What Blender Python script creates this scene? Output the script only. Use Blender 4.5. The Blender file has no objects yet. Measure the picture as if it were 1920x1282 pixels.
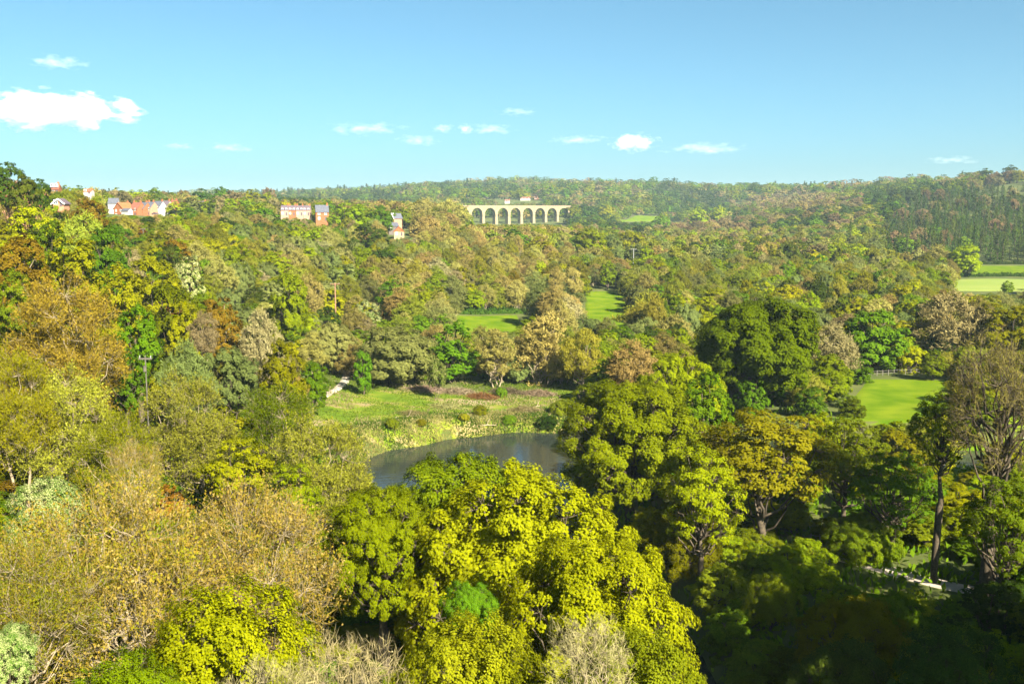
import bpy, math, random
import numpy as np

R = math.radians
rs = np.random.RandomState(7)
random.seed(7)
SC = bpy.context.scene
COL = SC.collection

# ------------------------------------------------------------------ camera, light, exposure
EYE = 40.0                      # the photographer stands 40 m above the river
FPX = 1867.0                    # focal length in pixels of the 1920 px wide photograph (35 mm lens)
PITCH = math.atan(246.0 / FPX)  # eye-level horizon sits 246 px above the picture centre
cam = bpy.data.cameras.new('camera')
cam.lens = 36.0 * FPX / 1920.0
cam.sensor_width = 36.0
cam.clip_start = 0.5
cam.clip_end = 40000
cam_o = bpy.data.objects.new('camera', cam)
cam_o.location = (0, 0, EYE)
cam_o.rotation_euler = (math.pi / 2 - PITCH, 0, 0)
COL.objects.link(cam_o)
SC.camera = cam_o

SUN_EL, SUN_AZ = R(34), R(147)       # azimuth clockwise from +Y: behind the camera, to the right
SKY_STRENGTH = 0.05
HAZE = 0.000055
w = bpy.data.worlds.new('World'); SC.world = w; w.use_nodes = True
nt = w.node_tree; nt.nodes.clear()
sky = nt.nodes.new('ShaderNodeTexSky'); sky.sky_type = 'NISHITA'; sky.sun_disc = False
sky.sun_elevation = SUN_EL; sky.sun_rotation = SUN_AZ
sky.altitude = 100; sky.air_density = 0.5; sky.dust_density = 2.3; sky.ozone_density = 8.0
bg = nt.nodes.new('ShaderNodeBackground'); bg.inputs[1].default_value = SKY_STRENGTH
wo = nt.nodes.new('ShaderNodeOutputWorld')
tint = nt.nodes.new('ShaderNodeMix'); tint.data_type = 'RGBA'; tint.blend_type = 'MULTIPLY'; tint.inputs[0].default_value = 1; tint.inputs[7].default_value = (1.02, 1.18, 0.80, 1)
nt.links.new(sky.outputs[0], tint.inputs[6]); nt.links.new(tint.outputs[2], bg.inputs[0]); nt.links.new(bg.outputs[0], wo.inputs[0])

sun = bpy.data.lights.new('sun', 'SUN'); sun.energy = 5.0; sun.angle = R(0.5); sun.color = (1.0, 0.92, 0.76)
sun_o = bpy.data.objects.new('sun', sun); COL.objects.link(sun_o)
to_sun = (math.sin(SUN_AZ) * math.cos(SUN_EL), math.cos(SUN_AZ) * math.cos(SUN_EL), math.sin(SUN_EL))
from mathutils import Vector
sun_o.rotation_euler = Vector(to_sun).to_track_quat('Z', 'Y').to_euler()

SC.view_settings.view_transform = 'Standard'
SC.view_settings.look = 'None'
SC.view_settings.gamma = 1.0
SC.view_settings.use_curve_mapping = False
SC.view_settings.exposure = 2.4
SC.render.engine = 'CYCLES'
SC.cycles.max_bounces = 8
SC.cycles.diffuse_bounces = 4
SC.cycles.glossy_bounces = 3
SC.cycles.transmission_bounces = 4
SC.cycles.transparent_max_bounces = 6
SC.cycles.volume_bounces = 3
SC.cycles.use_denoising = True
SC.cycles.denoiser = 'OPENIMAGEDENOISE'
SC.cycles.sample_clamp_indirect = 6

# ------------------------------------------------------------------ picture <-> place
CP, SP = math.cos(PITCH), math.sin(PITCH)
def ray(px, py):
    u = (px - 960.0) / FPX; v = (641.0 - py) / FPX
    y = CP + v * SP
    return u / y, (-SP + v * CP) / y          # x and z gained per metre of depth
def project(x, y, z):
    z = z - EYE
    f = y * CP - z * SP; up = y * SP + z * CP
    return 960 + FPX * x / f, 641 - FPX * up / f

# ------------------------------------------------------------------ terrain heights
TC = np.array([-1500, -600, 0, 300, 600, 830, 960, 1130, 1300, 1600, 1920, 2500, 3400], float)
TD = np.array([20, 40, 80, 130, 180, 250, 350, 500, 650, 900, 1300, 1700, 2100, 2800, 4000, 6500, 12000], float)
TZ = np.array([
 [22, 18, 13, 11, 8, 5.4, 4, 3.5, 3, 4, 10, 16, 22],
 [24, 18, 12, 10, 7, 5.1, 4, 3.5, 3, 4, 9, 16, 24],
 [34, 22, 10, 8, 5, 3.7, 3, 2.5, 2, 4, 5, 12, 24],
 [46, 34, 14, 8, 4, 2.7, 2, 2.5, 3, 4, 4, 10, 22],
 [52, 42, 21, 10, 4, 2.9, 2.2, 2.5, 2.8, 3.2, 4, 8, 16],
 [56, 50, 32, 18, 6, 4.1, 3, 3.1, 3.2, 3.5, 4, 6, 12],
 [56, 54, 38, 27, 13, 7.2, 4, 4, 4, 4, 4, 6, 12],
 [58, 55, 42, 34, 23, 18, 11, 8, 5, 5, 5, 8, 14],
 [58, 55, 43, 36, 31, 29, 20, 9, 8, 6, 6, 12, 20],
 [60, 56, 45, 40, 35, 35, 24, 8, 8, 12, 32, 50, 60],
 [62, 58, 48, 45, 40, 26, 12, 15, 9, 42, 80, 98, 100],
 [64, 60, 50, 48, 44, 42, 34, 50, 24, 69, 96, 102, 110],
 [66, 62, 53, 50, 50, 76, 76, 86, 74, 81, 96, 102, 110],
 [68, 66, 66, 68, 82, 101, 111, 99, 89, 83, 100, 105, 110],
 [72, 70, 72, 76, 88, 95, 103, 99, 95, 93, 105, 105, 110],
 [60, 60, 60, 60, 60, 60, 60, 60, 60, 60, 60, 60, 60],
 [10, 10, 10, 10, 10, 10, 10, 10, 10, 10, 10, 10, 10]], float)
GU = np.linspace(TC[0], TC[-1], 260); GL = np.linspace(math.log(20), math.log(12000), 260)
_rows = np.array([np.interp(GU, TC, r) for r in TZ])
TG = np.array([np.interp(GL, np.log(TD), _rows[:, i]) for i in range(len(GU))]).T      # [L, U]
for _ in range(2):
    k = np.ones(7) / 7
    pad = np.pad(TG, 3, mode='edge')
    pad = np.apply_along_axis(lambda m: np.convolve(m, k, 'valid'), 0, pad)
    TG = np.apply_along_axis(lambda m: np.convolve(m, k, 'valid'), 1, pad)

RIVER = np.array([[30, -260, 9], [20, -60, 9], [15, 60, 8], [7, 92, 9], [-5, 128, 14], [-8, 152, 17], [4, 162, 16],
                  [34, 161, 14], [70, 152, 13], [150, 150, 13], [300, 190, 13], [520, 300, 13]], float)
def river_dist(x, y):
    best = np.full(np.shape(x), 1e9)
    for a, b in zip(RIVER[:-1], RIVER[1:]):
        d = b[:2] - a[:2]; L2 = (d ** 2).sum()
        t = np.clip(((x - a[0]) * d[0] + (y - a[1]) * d[1]) / L2, 0, 1)
        dist = np.hypot(x - a[0] - t * d[0], y - a[1] - t * d[1]) - (a[2] + t * (b[2] - a[2]))
        best = np.minimum(best, dist)
    return best
def wob(x, y, s, seed=0):
    return (np.sin(x / s * 1.3 + seed) * np.cos(y / s * 1.1 + seed * 2.1) + 0.5 * np.sin(x / s * 2.7 + y / s * 1.9 + seed * 3)) / 1.5
def height(x, y):
    x = np.asarray(x, float); y = np.asarray(y, float)
    D = np.clip(y, 20, 11990)
    px = 960 + FPX * x / np.clip(y, 60, None)
    gu = np.clip((px - GU[0]) / (GU[1] - GU[0]), 0, len(GU) - 1.001)
    gl = np.clip((np.log(D) - GL[0]) / (GL[1] - GL[0]), 0, len(GL) - 1.001)
    i = gl.astype(int); j = gu.astype(int); fi = gl - i; fj = gu - j
    z = (TG[i, j] * (1 - fi) * (1 - fj) + TG[i + 1, j] * fi * (1 - fj) + TG[i, j + 1] * (1 - fi) * fj + TG[i + 1, j + 1] * fi * fj)
    z = z + 0.35 * wob(x, y, 14) * np.clip(D / 150, .3, 1) + np.clip((D - 300) / 300, 0, 1) * 1.5 * wob(x, y, 60, 2) + np.clip((D - 1400) / 500, 0, 1) * (9 * wob(x, y, 170, 5) + 4 * wob(x, y, 70, 1))
    d = river_dist(x, y) + 1.3 * wob(x, y, 6.5, 1)
    t = np.clip((d + 3) / 7.0, 0, 1); t = t * t * (3 - 2 * t)
    return -1.8 * (1 - t) + np.maximum(z, 0.7) * t
def H1(x, y): return float(height(np.array([x]), np.array([y]))[0])
def ground_at(px, py):
    dx, dz = ray(px, py)
    D = np.geomspace(15, 8000, 6000)
    g = height(D * dx, D)
    hit = np.nonzero(EYE + D * dz <= g)[0]
    d = D[hit[0]] if len(hit) else 8000
    return d * dx, d, H1(d * dx, d)

# ------------------------------------------------------------------ object helpers
def tag(o, label=None, cat=None, group=None, kind=None):
    if label: o['label'] = label
    if cat: o['category'] = cat
    if group: o['group'] = group
    if kind: o['kind'] = kind
    return o
def link(o, parent=None):
    COL.objects.link(o)
    if parent: o.parent = parent
    return o
def empty(name, loc, rz=0):
    o = bpy.data.objects.new(name, None); o.location = loc; o.rotation_euler = (0, 0, rz); o.empty_display_size = .5
    return link(o)
def np_mesh(name, V, F, mats, mat_idx=None, smooth=False):
    me = bpy.data.meshes.new(name)
    V = np.asarray(V, np.float32); F = np.asarray(F, np.int32)
    n = F.shape[1]
    me.vertices.add(len(V)); me.vertices.foreach_set('co', V.ravel())
    me.loops.add(F.size); me.loops.foreach_set('vertex_index', F.ravel())
    me.polygons.add(len(F)); me.polygons.foreach_set('loop_start', np.arange(0, F.size, n, dtype=np.int32))
    try: me.polygons.foreach_set('loop_total', np.full(len(F), n, dtype=np.int32))
    except Exception: pass
    if mat_idx is not None: me.polygons.foreach_set('material_index', np.asarray(mat_idx, np.int32))
    if smooth: me.polygons.foreach_set('use_smooth', np.ones(len(F), bool))
    for m in mats: me.materials.append(m)
    me.update(calc_edges=True); me.validate()
    return me
class MB:
    """collects boxes, prisms and tubes as quads/ngons, built as one mesh"""
    def __init__(s): s.v = []; s.f = []
    def add(s, V, F):
        o = len(s.v); s.v += [tuple(p) for p in V]; s.f += [tuple(i + o for i in f) for f in F]; return s
    def box(s, x0, x1, y0, y1, z0, z1):
        V = [(x, y, z) for z in (z0, z1) for y in (y0, y1) for x in (x0, x1)]
        return s.add(V, [(0, 2, 3, 1), (4, 5, 7, 6), (0, 1, 5, 4), (2, 6, 7, 3), (0, 4, 6, 2), (1, 3, 7, 5)])
    def bar(s, a, b, r0, r1=None, n=6):
        r1 = r0 if r1 is None else r1
        a = Vector(a); b = Vector(b); d = (b - a).normalized()
        u = d.orthogonal().normalized(); w_ = d.cross(u)
        V = []
        for p, r in ((a, r0), (b, r1)):
            for k in range(n):
                t = 2 * math.pi * k / n
                V.append(p + (u * math.cos(t) + w_ * math.sin(t)) * r)
        F = [(k, (k + 1) % n, n + (k + 1) % n, n + k) for k in range(n)] + [tuple(range(n))[::-1], tuple(range(n, 2 * n))]
        return s.add(V, F)
    def build(s, name, m, parent=None, bevel=0):
        me = bpy.data.meshes.new(name); me.from_pydata(s.v, [], s.f); me.materials.append(m); me.update()
        o = bpy.data.objects.new(name, me); link(o, parent)
        return o

# ------------------------------------------------------------------ materials
def nodes(name):
    m = bpy.data.materials.new(name); m.use_nodes = True
    t = m.node_tree; t.nodes.clear()
    return m, t, t.nodes.new, t.links.new
def ramp(new, cols):
    r = new('ShaderNodeValToRGB'); el = r.color_ramp.elements
    el[0].position, el[0].color = cols[0][0], (*cols[0][1], 1)
    el[1].position, el[1].color = cols[-1][0], (*cols[-1][1], 1)
    for p, c in cols[1:-1]:
        e = el.new(p); e.color = (*c, 1)
    return r
def plain(name, c, c2=None, scale=2.0, rough=.85, bump=0, spec=.2):
    m, t, new, ln = nodes(name)
    out = new('ShaderNodeOutputMaterial'); b = new('ShaderNodeBsdfPrincipled')
    b.inputs['Roughness'].default_value = rough; b.inputs['Specular IOR Level'].default_value = spec
    tc = new('ShaderNodeTexCoord'); no = new('ShaderNodeTexNoise'); no.inputs['Scale'].default_value = scale; no.inputs['Detail'].default_value = 6
    ln(tc.outputs['Object'], no.inputs['Vector'])
    r = ramp(new, [(.32, c), (.68, c2 or c)])
    ln(no.outputs[0], r.inputs[0]); ln(r.outputs[0], b.inputs['Base Color'])
    if bump:
        bp = new('ShaderNodeBump'); bp.inputs['Strength'].default_value = bump; ln(no.outputs[0], bp.inputs['Height']); ln(bp.outputs[0], b.inputs['Normal'])
    ln(b.outputs[0], out.inputs[0])
    return m
def leaf_mat(name, cols, trans=.45, var=.35, clump=.25, hue=.03):
    """leaf colour: every leaf differs a little, clumps differ a little, and each tree has its own tint"""
    m, t, new, ln = nodes(name)
    out = new('ShaderNodeOutputMaterial')
    geo = new('ShaderNodeNewGeometry'); oi = new('ShaderNodeObjectInfo'); tc = new('ShaderNodeTexCoord')
    no = new('ShaderNodeTexNoise'); no.inputs['Scale'].default_value = .45; no.inputs['Detail'].default_value = 2
    ln(tc.outputs['Object'], no.inputs['Vector'])
    a = new('ShaderNodeMath'); a.operation = 'MULTIPLY'; a.inputs[1].default_value = .45; ln(geo.outputs['Random Per Island'], a.inputs[0])
    b = new('ShaderNodeMath'); b.operation = 'MULTIPLY_ADD'; b.inputs[1].default_value = .75; ln(no.outputs[0], b.inputs[0]); ln(a.outputs[0], b.inputs[2])
    c = new('ShaderNodeMath'); c.operation = 'MULTIPLY_ADD'; c.inputs[1].default_value = .36; c.inputs[2].default_value = -.26; ln(oi.outputs['Random'], c.inputs[0])
    d = new('ShaderNodeMath'); d.operation = 'ADD'; ln(b.outputs[0], d.inputs[0]); ln(c.outputs[0], d.inputs[1])
    r = ramp(new, cols); ln(d.outputs[0], r.inputs[0])
    hv = new('ShaderNodeHueSaturation')
    hm = new('ShaderNodeMapRange'); hm.inputs['To Min'].default_value = .5 - hue; hm.inputs['To Max'].default_value = .5 + hue
    fr = new('ShaderNodeMath'); fr.operation = 'FRACT'
    fm = new('ShaderNodeMath'); fm.operation = 'MULTIPLY'; fm.inputs[1].default_value = 7.31
    ln(oi.outputs['Random'], fm.inputs[0]); ln(fm.outputs[0], fr.inputs[0]); ln(fr.outputs[0], hm.inputs[0]); ln(hm.outputs[0], hv.inputs['Hue'])
    vm = new('ShaderNodeMapRange'); vm.inputs['To Min'].default_value = 1 - var; vm.inputs['To Max'].default_value = 1 + var * .6
    fr2 = new('ShaderNodeMath'); fr2.operation = 'FRACT'; fm2 = new('ShaderNodeMath'); fm2.operation = 'MULTIPLY'; fm2.inputs[1].default_value = 23.7
    ln(oi.outputs['Random'], fm2.inputs[0]); ln(fm2.outputs[0], fr2.inputs[0]); ln(fr2.outputs[0], vm.inputs[0]); ln(vm.outputs[0], hv.inputs['Value'])
    ln(r.outputs[0], hv.inputs['Color'])
    df = new('ShaderNodeBsdfDiffuse'); tr = new('ShaderNodeBsdfTranslucent'); mx = new('ShaderNodeMixShader'); mx.inputs[0].default_value = trans
    ln(hv.outputs[0], df.inputs[0]); ln(hv.outputs[0], tr.inputs[0]); ln(df.outputs[0], mx.inputs[1]); ln(tr.outputs[0], mx.inputs[2])
    ln(mx.outputs[0], out.inputs[0])
    return m
def LM(name, dark, mid, light, **k): return leaf_mat(name, [(.12, dark), (.5, mid), (.9, light)], **k)

M = {}
M['oak']     = LM('oak_leaf', (.130, .158, .002), (.208, .238, .003), (.275, .290, .005), trans=.5)
M['spring']  = LM('spring_oak_leaf', (.150, .168, .002), (.225, .238, .003), (.285, .290, .005), trans=.5, var=.08, hue=.008)
M['lime']    = LM('bright_leaf', (.075, .135, .003), (.130, .200, .004), (.190, .255, .007), trans=.5)
M['olive']   = LM('olive_leaf', (.090, .108, .002), (.142, .162, .003), (.198, .205, .005), trans=.48)
M['green']   = LM('green_leaf', (.060, .108, .004), (.106, .165, .005), (.165, .220, .009), trans=.48)
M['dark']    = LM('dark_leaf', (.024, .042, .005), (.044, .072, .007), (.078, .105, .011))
M['willow']  = LM('willow_leaf', (.105, .122, .030), (.148, .166, .042), (.205, .218, .060))
M['gold']    = LM('gold_leaf', (.130, .138, .003), (.200, .208, .005), (.270, .270, .010), trans=.5)
M['copper']  = LM('copper_leaf', (.100, .056, .005), (.155, .090, .006), (.200, .130, .012))
M['rust']    = LM('rusty_twig', (.100, .058, .006), (.145, .088, .009), (.190, .122, .015))
M['haze']    = LM('budding_twig', (.105, .110, .008), (.155, .162, .013), (.215, .215, .028), trans=.3)
M['bare']    = LM('bare_twig', (.130, .108, .024), (.192, .160, .038), (.255, .215, .062), trans=.2)
M['pink']    = LM('brown_twig', (.105, .080, .034), (.155, .117, .048), (.205, .158, .068), trans=.2)
M['cherry']  = leaf_mat('cherry_leaf', [(.25, (.095, .105, .005)), (.48, (.165, .158, .007)), (.66, (.195, .135, .014)), (.92, (.255, .195, .055))], trans=.4, hue=.01, var=.15)
M['bloom']   = leaf_mat('blossom', [(.30, (.055, .090, .010)), (.50, (.110, .140, .025)), (.60, (.22, .22, .08)), (.90, (.31, .29, .14))], trans=.2)
M['purple']  = LM('purple_leaf', (.030, .008, .012), (.055, .014, .018), (.085, .025, .026))
M['spruce']  = LM('spruce_needle', (.026, .050, .008), (.052, .084, .011), (.092, .120, .016))
M['pale']    = LM('pale_twig', (.14, .122, .046), (.20, .175, .070), (.265, .235, .108), trans=.15)
M['bark']    = plain('bark', (.035, .027, .018), (.085, .066, .042), 3, .95, .6)
M['palebark'] = plain('pale_bark', (.15, .115, .07), (.27, .22, .14), 3, .95, .4)
M['redbark'] = plain('reddish_bark', (.17, .08, .04), (.28, .15, .085), 3, .95, .4)

# ------------------------------------------------------------------ tree makers (numpy)
def norm(a): return a / (np.linalg.norm(a, axis=-1, keepdims=True) + 1e-9)
def leaves(P, n, axis, L, W, fold=.18):
    """one small folded rhombus per point: P centre, n normal, axis long direction"""
    axis = norm(axis - n * (axis * n).sum(1, keepdims=True)); b = np.cross(n, axis)
    L = np.broadcast_to(L, (len(P),))[:, None]; W = np.broadcast_to(W, (len(P),))[:, None]
    V = np.stack([P - axis * L / 2, P + b * W / 2 + n * W * fold, P + axis * L / 2, P - b * W / 2 + n * W * fold], 1).reshape(-1, 3)
    F = np.arange(len(V)).reshape(-1, 4)
    return V, F
def tubes(PL, RD, sides=5):
    """PL (N,K,3) polylines, RD (N,K) radii"""
    PL = np.asarray(PL, float); RD = np.asarray(RD, float)
    N, K, _ = PL.shape
    T = norm(np.gradient(PL, axis=1))
    ref = np.where(np.abs(T[:, :1, 2:3]) > .9, np.array([1., 0, 0]), np.array([0, 0, 1.]))
    U = norm(np.cross(T, np.broadcast_to(ref, T.shape))); B = np.cross(T, U)
    a = np.arange(sides) * 2 * math.pi / sides
    ring = PL[:, :, None] + RD[:, :, None, None] * (U[:, :, None] * np.cos(a)[None, None, :, None] + B[:, :, None] * np.sin(a)[None, None, :, None])
    V = ring.reshape(-1, 3)
    idx = np.arange(N * K * sides).reshape(N, K, sides)
    q = np.stack([idx[:, :-1], np.roll(idx, -1, 2)[:, :-1], np.roll(idx, -1, 2)[:, 1:], idx[:, 1:]], -1).reshape(-1, 4)
    return V, q
def limb(rng, A, B, K=6, sag=.12, wig=.05):
    """curved polylines from A (N,3) to B (N,3)"""
    t = np.linspace(0, 1, K)[None, :, None]
    L = np.linalg.norm(B - A, axis=1)[:, None, None]
    P = A[:, None] * (1 - t) + B[:, None] * t
    P[:, :, 2] += (np.sin(t * math.pi) * sag * -L)[:, :, 0] * 1.0
    w_ = rng.normal(0, 1, (len(A), K, 3)) * wig * L; w_[:, 0] = 0; w_[:, -1] = 0
    return P + w_
def cat(parts):
    V = []; F = []; o = 0
    for v, f in parts:
        V.append(v); F.append(f + o); o += len(v)
    return np.concatenate(V), np.concatenate(F)
def sph(rng, n):
    return norm(rng.normal(0, 1, (n, 3)))

def make_tree(rng, H=16., W=12., zlo=.22, nl=22, sub=14, leaf=.45, cov=1.3, style='leafy', shape='round', stems=1,
              trunk=.5, lobe=(.26, .42), flat=.85, twig=.10, limbs=True, fill=1.0, lw=.75, bud=.0, even=(.74, 1.06)):
    """returns (trunk V,F), (crown V,F); nominal tree standing at the origin"""
    Rr = W / 2; zb = H * zlo; ch = H - zb; cz = zb + ch * (.47 if shape != 'umbrella' else .55)
    if shape == 'cone':
        return make_conifer(rng, H, W, zlo, leaf, cov)
    # lobes over an uneven envelope
    k = np.arange(nl) + .5
    zz = 1 - 2 * k / nl * .86; th = math.pi * (1 + 5 ** .5) * k + rng.rand() * 6
    d = np.stack([np.sqrt(np.clip(1 - zz ** 2, 0, 1)) * np.cos(th), np.sqrt(np.clip(1 - zz ** 2, 0, 1)) * np.sin(th), zz], 1)
    d = norm(d + rng.normal(0, .16, d.shape))
    lr = Rr * rng.uniform(lobe[0], lobe[1], nl)
    if shape == 'tall': lr *= .8
    rad = rng.uniform(even[0], even[1], nl)
    env = np.array([Rr, Rr, ch / 2])
    wide = np.ones(nl)
    if shape == 'tall': wide = np.clip(1.0 - .35 * d[:, 2], .55, 1.15)
    if shape == 'umbrella': wide = np.clip(1.0 + .25 * d[:, 2], .6, 1.1)
    C = d * (env - lr[:, None] * np.array([1, 1, .8])) * rad[:, None]
    C[:, :2] *= wide[:, None]; C[:, 2] += cz
    # a few inner lobes so that the heart of the crown is not hollow
    ni = max(2, int(nl * .25 * fill))
    Ci = sph(rng, ni) * env * rng.uniform(.1, .42, (ni, 1)); Ci[:, 2] += cz
    C = np.concatenate([C, Ci]); lr = np.concatenate([lr, Rr * rng.uniform(.3, .4, ni)])
    N = len(C)
    # sub clumps on the outer side of every lobe
    sd = sph(rng, N * sub).reshape(N, sub, 3)
    out = norm(C - np.array([0, 0, cz - ch * .1]))
    sd = norm(sd + out[:, None] * .55 + np.array([0, 0, .18]))
    S = C[:, None] + sd * lr[:, None, None] * rng.uniform(.62, 1.0, (N, sub, 1)) * np.array([1, 1, flat])
    sr = lr[:, None] * rng.uniform(.26, .46, (N, sub))
    Sf = S.reshape(-1, 3); srf = sr.ravel(); sdf = sd.reshape(-1, 3)
    area = 4 * math.pi * (srf ** 2)
    lobe_id = np.repeat(np.arange(N), sub)
    crown = []
    if style == 'leafy':
        nper = np.maximum(1, (area * .62 * cov / (leaf * leaf * lw / 2 * 1.6)).astype(int))
        i = np.repeat(np.arange(len(Sf)), nper)
        e = norm(sph(rng, len(i)) + sdf[i] * .5 + np.array([0, 0, .25]))
        P = Sf[i] + e * srf[i][:, None] * (rng.rand(len(i), 1) ** .45) * np.array([1, 1, flat])
        n = norm(e * .38 + sdf[i] * .38 + out[lobe_id[i]] * .42 + np.array([0, 0, .30]) + rng.normal(0, .22, e.shape))
        crown.append(leaves(P, n, rng.normal(0, 1, e.shape), leaf * rng.uniform(.7, 1.45, len(i)), leaf * lw * rng.uniform(.7, 1.3, len(i))))
    else:
        # twigs: thin slivers that fan outwards and upwards from the branch ends
        nper = np.maximum(3, (cov * 14 * (srf / srf.mean()) ** 1.5).astype(int))
        i = np.repeat(np.arange(len(Sf)), nper)
        ax = norm(sdf[i] * .9 + np.array([0, 0, .75]) + rng.normal(0, .55, (len(i), 3)))
        Lt = srf[i] * rng.uniform(.9, 2.0, len(i))
        P = Sf[i] + ax * Lt[:, None] * .45 + rng.normal(0, .35, (len(i), 3)) * srf[i][:, None]
        crown.append(leaves(P, norm(rng.normal(0, .6, P.shape) + sdf[i] * .8 + np.array([0, 0, .3])), ax, Lt, twig * rng.uniform(.6, 1.4, len(i)), .05))
        if bud > 0:
            m_ = int(len(i) * bud)
            j = rng.randint(0, len(i), m_)
            Q = P[j] + ax[j] * Lt[j][:, None] * rng.uniform(-.3, .55, (m_, 1)) + rng.normal(0, .12, (m_, 3))
            crown.append(leaves(Q, norm(rng.normal(0, 1, Q.shape) + np.array([0, 0, .5])), rng.normal(0, 1, Q.shape), leaf * rng.uniform(.6, 1.4, m_), leaf * .7 * rng.uniform(.6, 1.4, m_)))
    cr = cat(crown)
    # trunk and limbs
    wood = []
    tr = trunk * (H / 16.)
    base = np.zeros((stems, 3)); 
    if stems > 1:
        a = np.arange(stems) * 2 * math.pi / stems + rng.rand() * 6
        base[:, 0] = np.cos(a) * W * .08; base[:, 1] = np.sin(a) * W * .08
    top = base * 2.2 + rng.normal(0, .03 * H, (stems, 3)); top[:, 2] = zb + ch * rng.uniform(.45, .62, stems)
    base[:, 2] = -1.0
    TP = limb(rng, base, top, 8, 0, .02)
    deep = base.copy(); deep[:, 2] = -1.1 * H
    wood.append(tubes(limb(rng, deep, base, 3, 0, .01), np.full((stems, 3), tr / math.sqrt(stems) * 1.5), 8))
    RT = np.linspace(1, .35, 8)[None] * tr / math.sqrt(stems) * np.ones((stems, 1)); RT[:, 0] *= 1.5; RT[:, 1] *= 1.12
    wood.append(tubes(TP, RT, 8))
    if limbs:
        s_id = rng.randint(0, stems, N)
        kk = np.clip(((C[:, 2] - zb * .6) / ch * 5 + 1.5 + rng.uniform(-.8, .4, N)).astype(int), 2, 6)
        A = TP[s_id, kk]
        LP = limb(rng, A, C, 6, .10, .05)
        LR = np.linspace(1, .3, 6)[None] * (tr * .34 * rng.uniform(.7, 1.2, N))[:, None]
        wood.append(tubes(LP, LR, 5))
        if limbs == 'fine':
            SP_ = limb(rng, C[lobe_id], Sf, 4, .05, .07)
            SRd = np.linspace(1, .35, 4)[None] * (tr * .085 * rng.uniform(.7, 1.2, len(Sf)))[:, None]
            wood.append(tubes(SP_, SRd, 3))
            if style == 'twig':
                j = np.repeat(np.arange(len(Sf)), 3)
                E = Sf[j] + norm(sdf[j] + np.array([0, 0, .6]) + rng.normal(0, .5, (len(j), 3))) * srf[j][:, None] * 1.5
                wood.append(tubes(limb(rng, Sf[j], E, 3, 0, .06), np.linspace(1, .3, 3)[None] * (tr * .035) * np.ones((len(j), 1)), 3))
    return cat(wood), cr
def make_conifer(rng, H, W, zlo, leaf, cov):
    n = int(cov * H * W * 9 / (leaf * leaf * 4))
    t = rng.rand(n) ** 1.25
    z = H * (zlo + (1 - zlo) * t)
    r = W / 2 * (1 - t) ** .85 * (.78 + .22 * np.sin(z * 5.2 / (leaf * 1.6))) + .12
    a = rng.rand(n) * 2 * math.pi
    rr = r * rng.rand(n) ** .33
    o = np.stack([np.cos(a), np.sin(a), np.zeros(n)], 1)
    P = o * rr[:, None]; P[:, 2] = z - rr * .28
    ax = norm(o + np.array([0, 0, -.25]) + rng.normal(0, .3, o.shape)); nn = norm(np.array([0, 0, 1.]) + o * .5 + rng.normal(0, .35, o.shape))
    cr = leaves(P, nn, ax, leaf * rng.uniform(.9, 1.8, n), leaf * .6 * rng.uniform(.7, 1.3, n))
    TP = np.array([[[0, 0, -1], [0, 0, H * .5], [0, 0, H * .96]]], float)
    return tubes(TP, np.array([[.3, .2, .03]]) * H / 16, 6), cr

PROTO = {}
def proto(key, crown_mat, bark, **kw):
    rng = np.random.RandomState(sum(ord(c) * (i + 3) for i, c in enumerate(key)) % 9973)
    wv, cv = make_tree(rng, **kw)
    PROTO[key] = dict(trunk=np_mesh(key + '_trunk', wv[0], wv[1], [M[bark]], smooth=True),
                      crown=np_mesh(key + '_crown', cv[0], cv[1], [M[crown_mat]]), raw=(wv, cv), key=key, H=kw.get('H', 16.), W=kw.get('W', 12.), mats=(bark, crown_mat))
def recolour(key, src, crown_mat, bark):
    """same shape, other foliage"""
    PROTO[key] = dict(PROTO[src], mats=(bark, crown_mat))
def dress(o, mat):
    """the mesh is shared; the foliage or bark belongs to this tree"""
    o.material_slots[0].link = 'OBJECT'; o.material_slots[0].material = M[mat]
    return o

# near (hero) shapes: real size, fine leaves
proto('near_oak_0', 'oak', 'bark', H=20, W=22, zlo=.08, nl=84, sub=14, leaf=.24, lw=1.0, cov=.78, limbs='fine', trunk=.55, lobe=(.13, .22), flat=.9, even=(.90, 1.05))
proto('near_oak_1', 'oak', 'bark', H=20, W=20, zlo=.08, nl=70, sub=14, leaf=.24, lw=1.0, cov=.78, limbs='fine', trunk=.55, lobe=(.14, .24), flat=.9, even=(.88, 1.06))
proto('near_round_0', 'olive', 'bark', H=20, W=22, zlo=.12, nl=46, sub=18, leaf=.40, cov=1.1, trunk=.5, lobe=(.18, .30))
proto('near_loose_0', 'gold', 'bark', H=18, W=14, zlo=.28, nl=34, sub=13, leaf=.30, cov=.40, limbs='fine', trunk=.42, lobe=(.20, .34), flat=.6, fill=.4)
proto('near_loose_1', 'green', 'bark', H=18, W=14, zlo=.25, nl=30, sub=13, leaf=.30, cov=.45, limbs='fine', trunk=.42, lobe=(.20, .34), flat=.6, fill=.4)
proto('near_bush_0', 'oak', 'bark', H=10, W=12, zlo=.02, nl=44, sub=16, leaf=.15, lw=1.0, cov=.60, trunk=.35, lobe=(.17, .29), stems=4, limbs='fine', flat=1.0)
proto('near_cherry_0', 'cherry', 'palebark', H=14, W=16, zlo=.10, nl=34, sub=16, leaf=.19, cov=.75, style='twig', twig=.032, bud=3.2, limbs='fine', trunk=.36, lobe=(.22, .38), fill=.6)
proto('near_bare_0', 'bare', 'bark', H=20, W=14, zlo=.34, nl=34, sub=16, leaf=.16, cov=.75, style='twig', twig=.045, bud=.5, limbs='fine', trunk=.48, lobe=(.20, .34), shape='umbrella', fill=.5)
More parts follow.
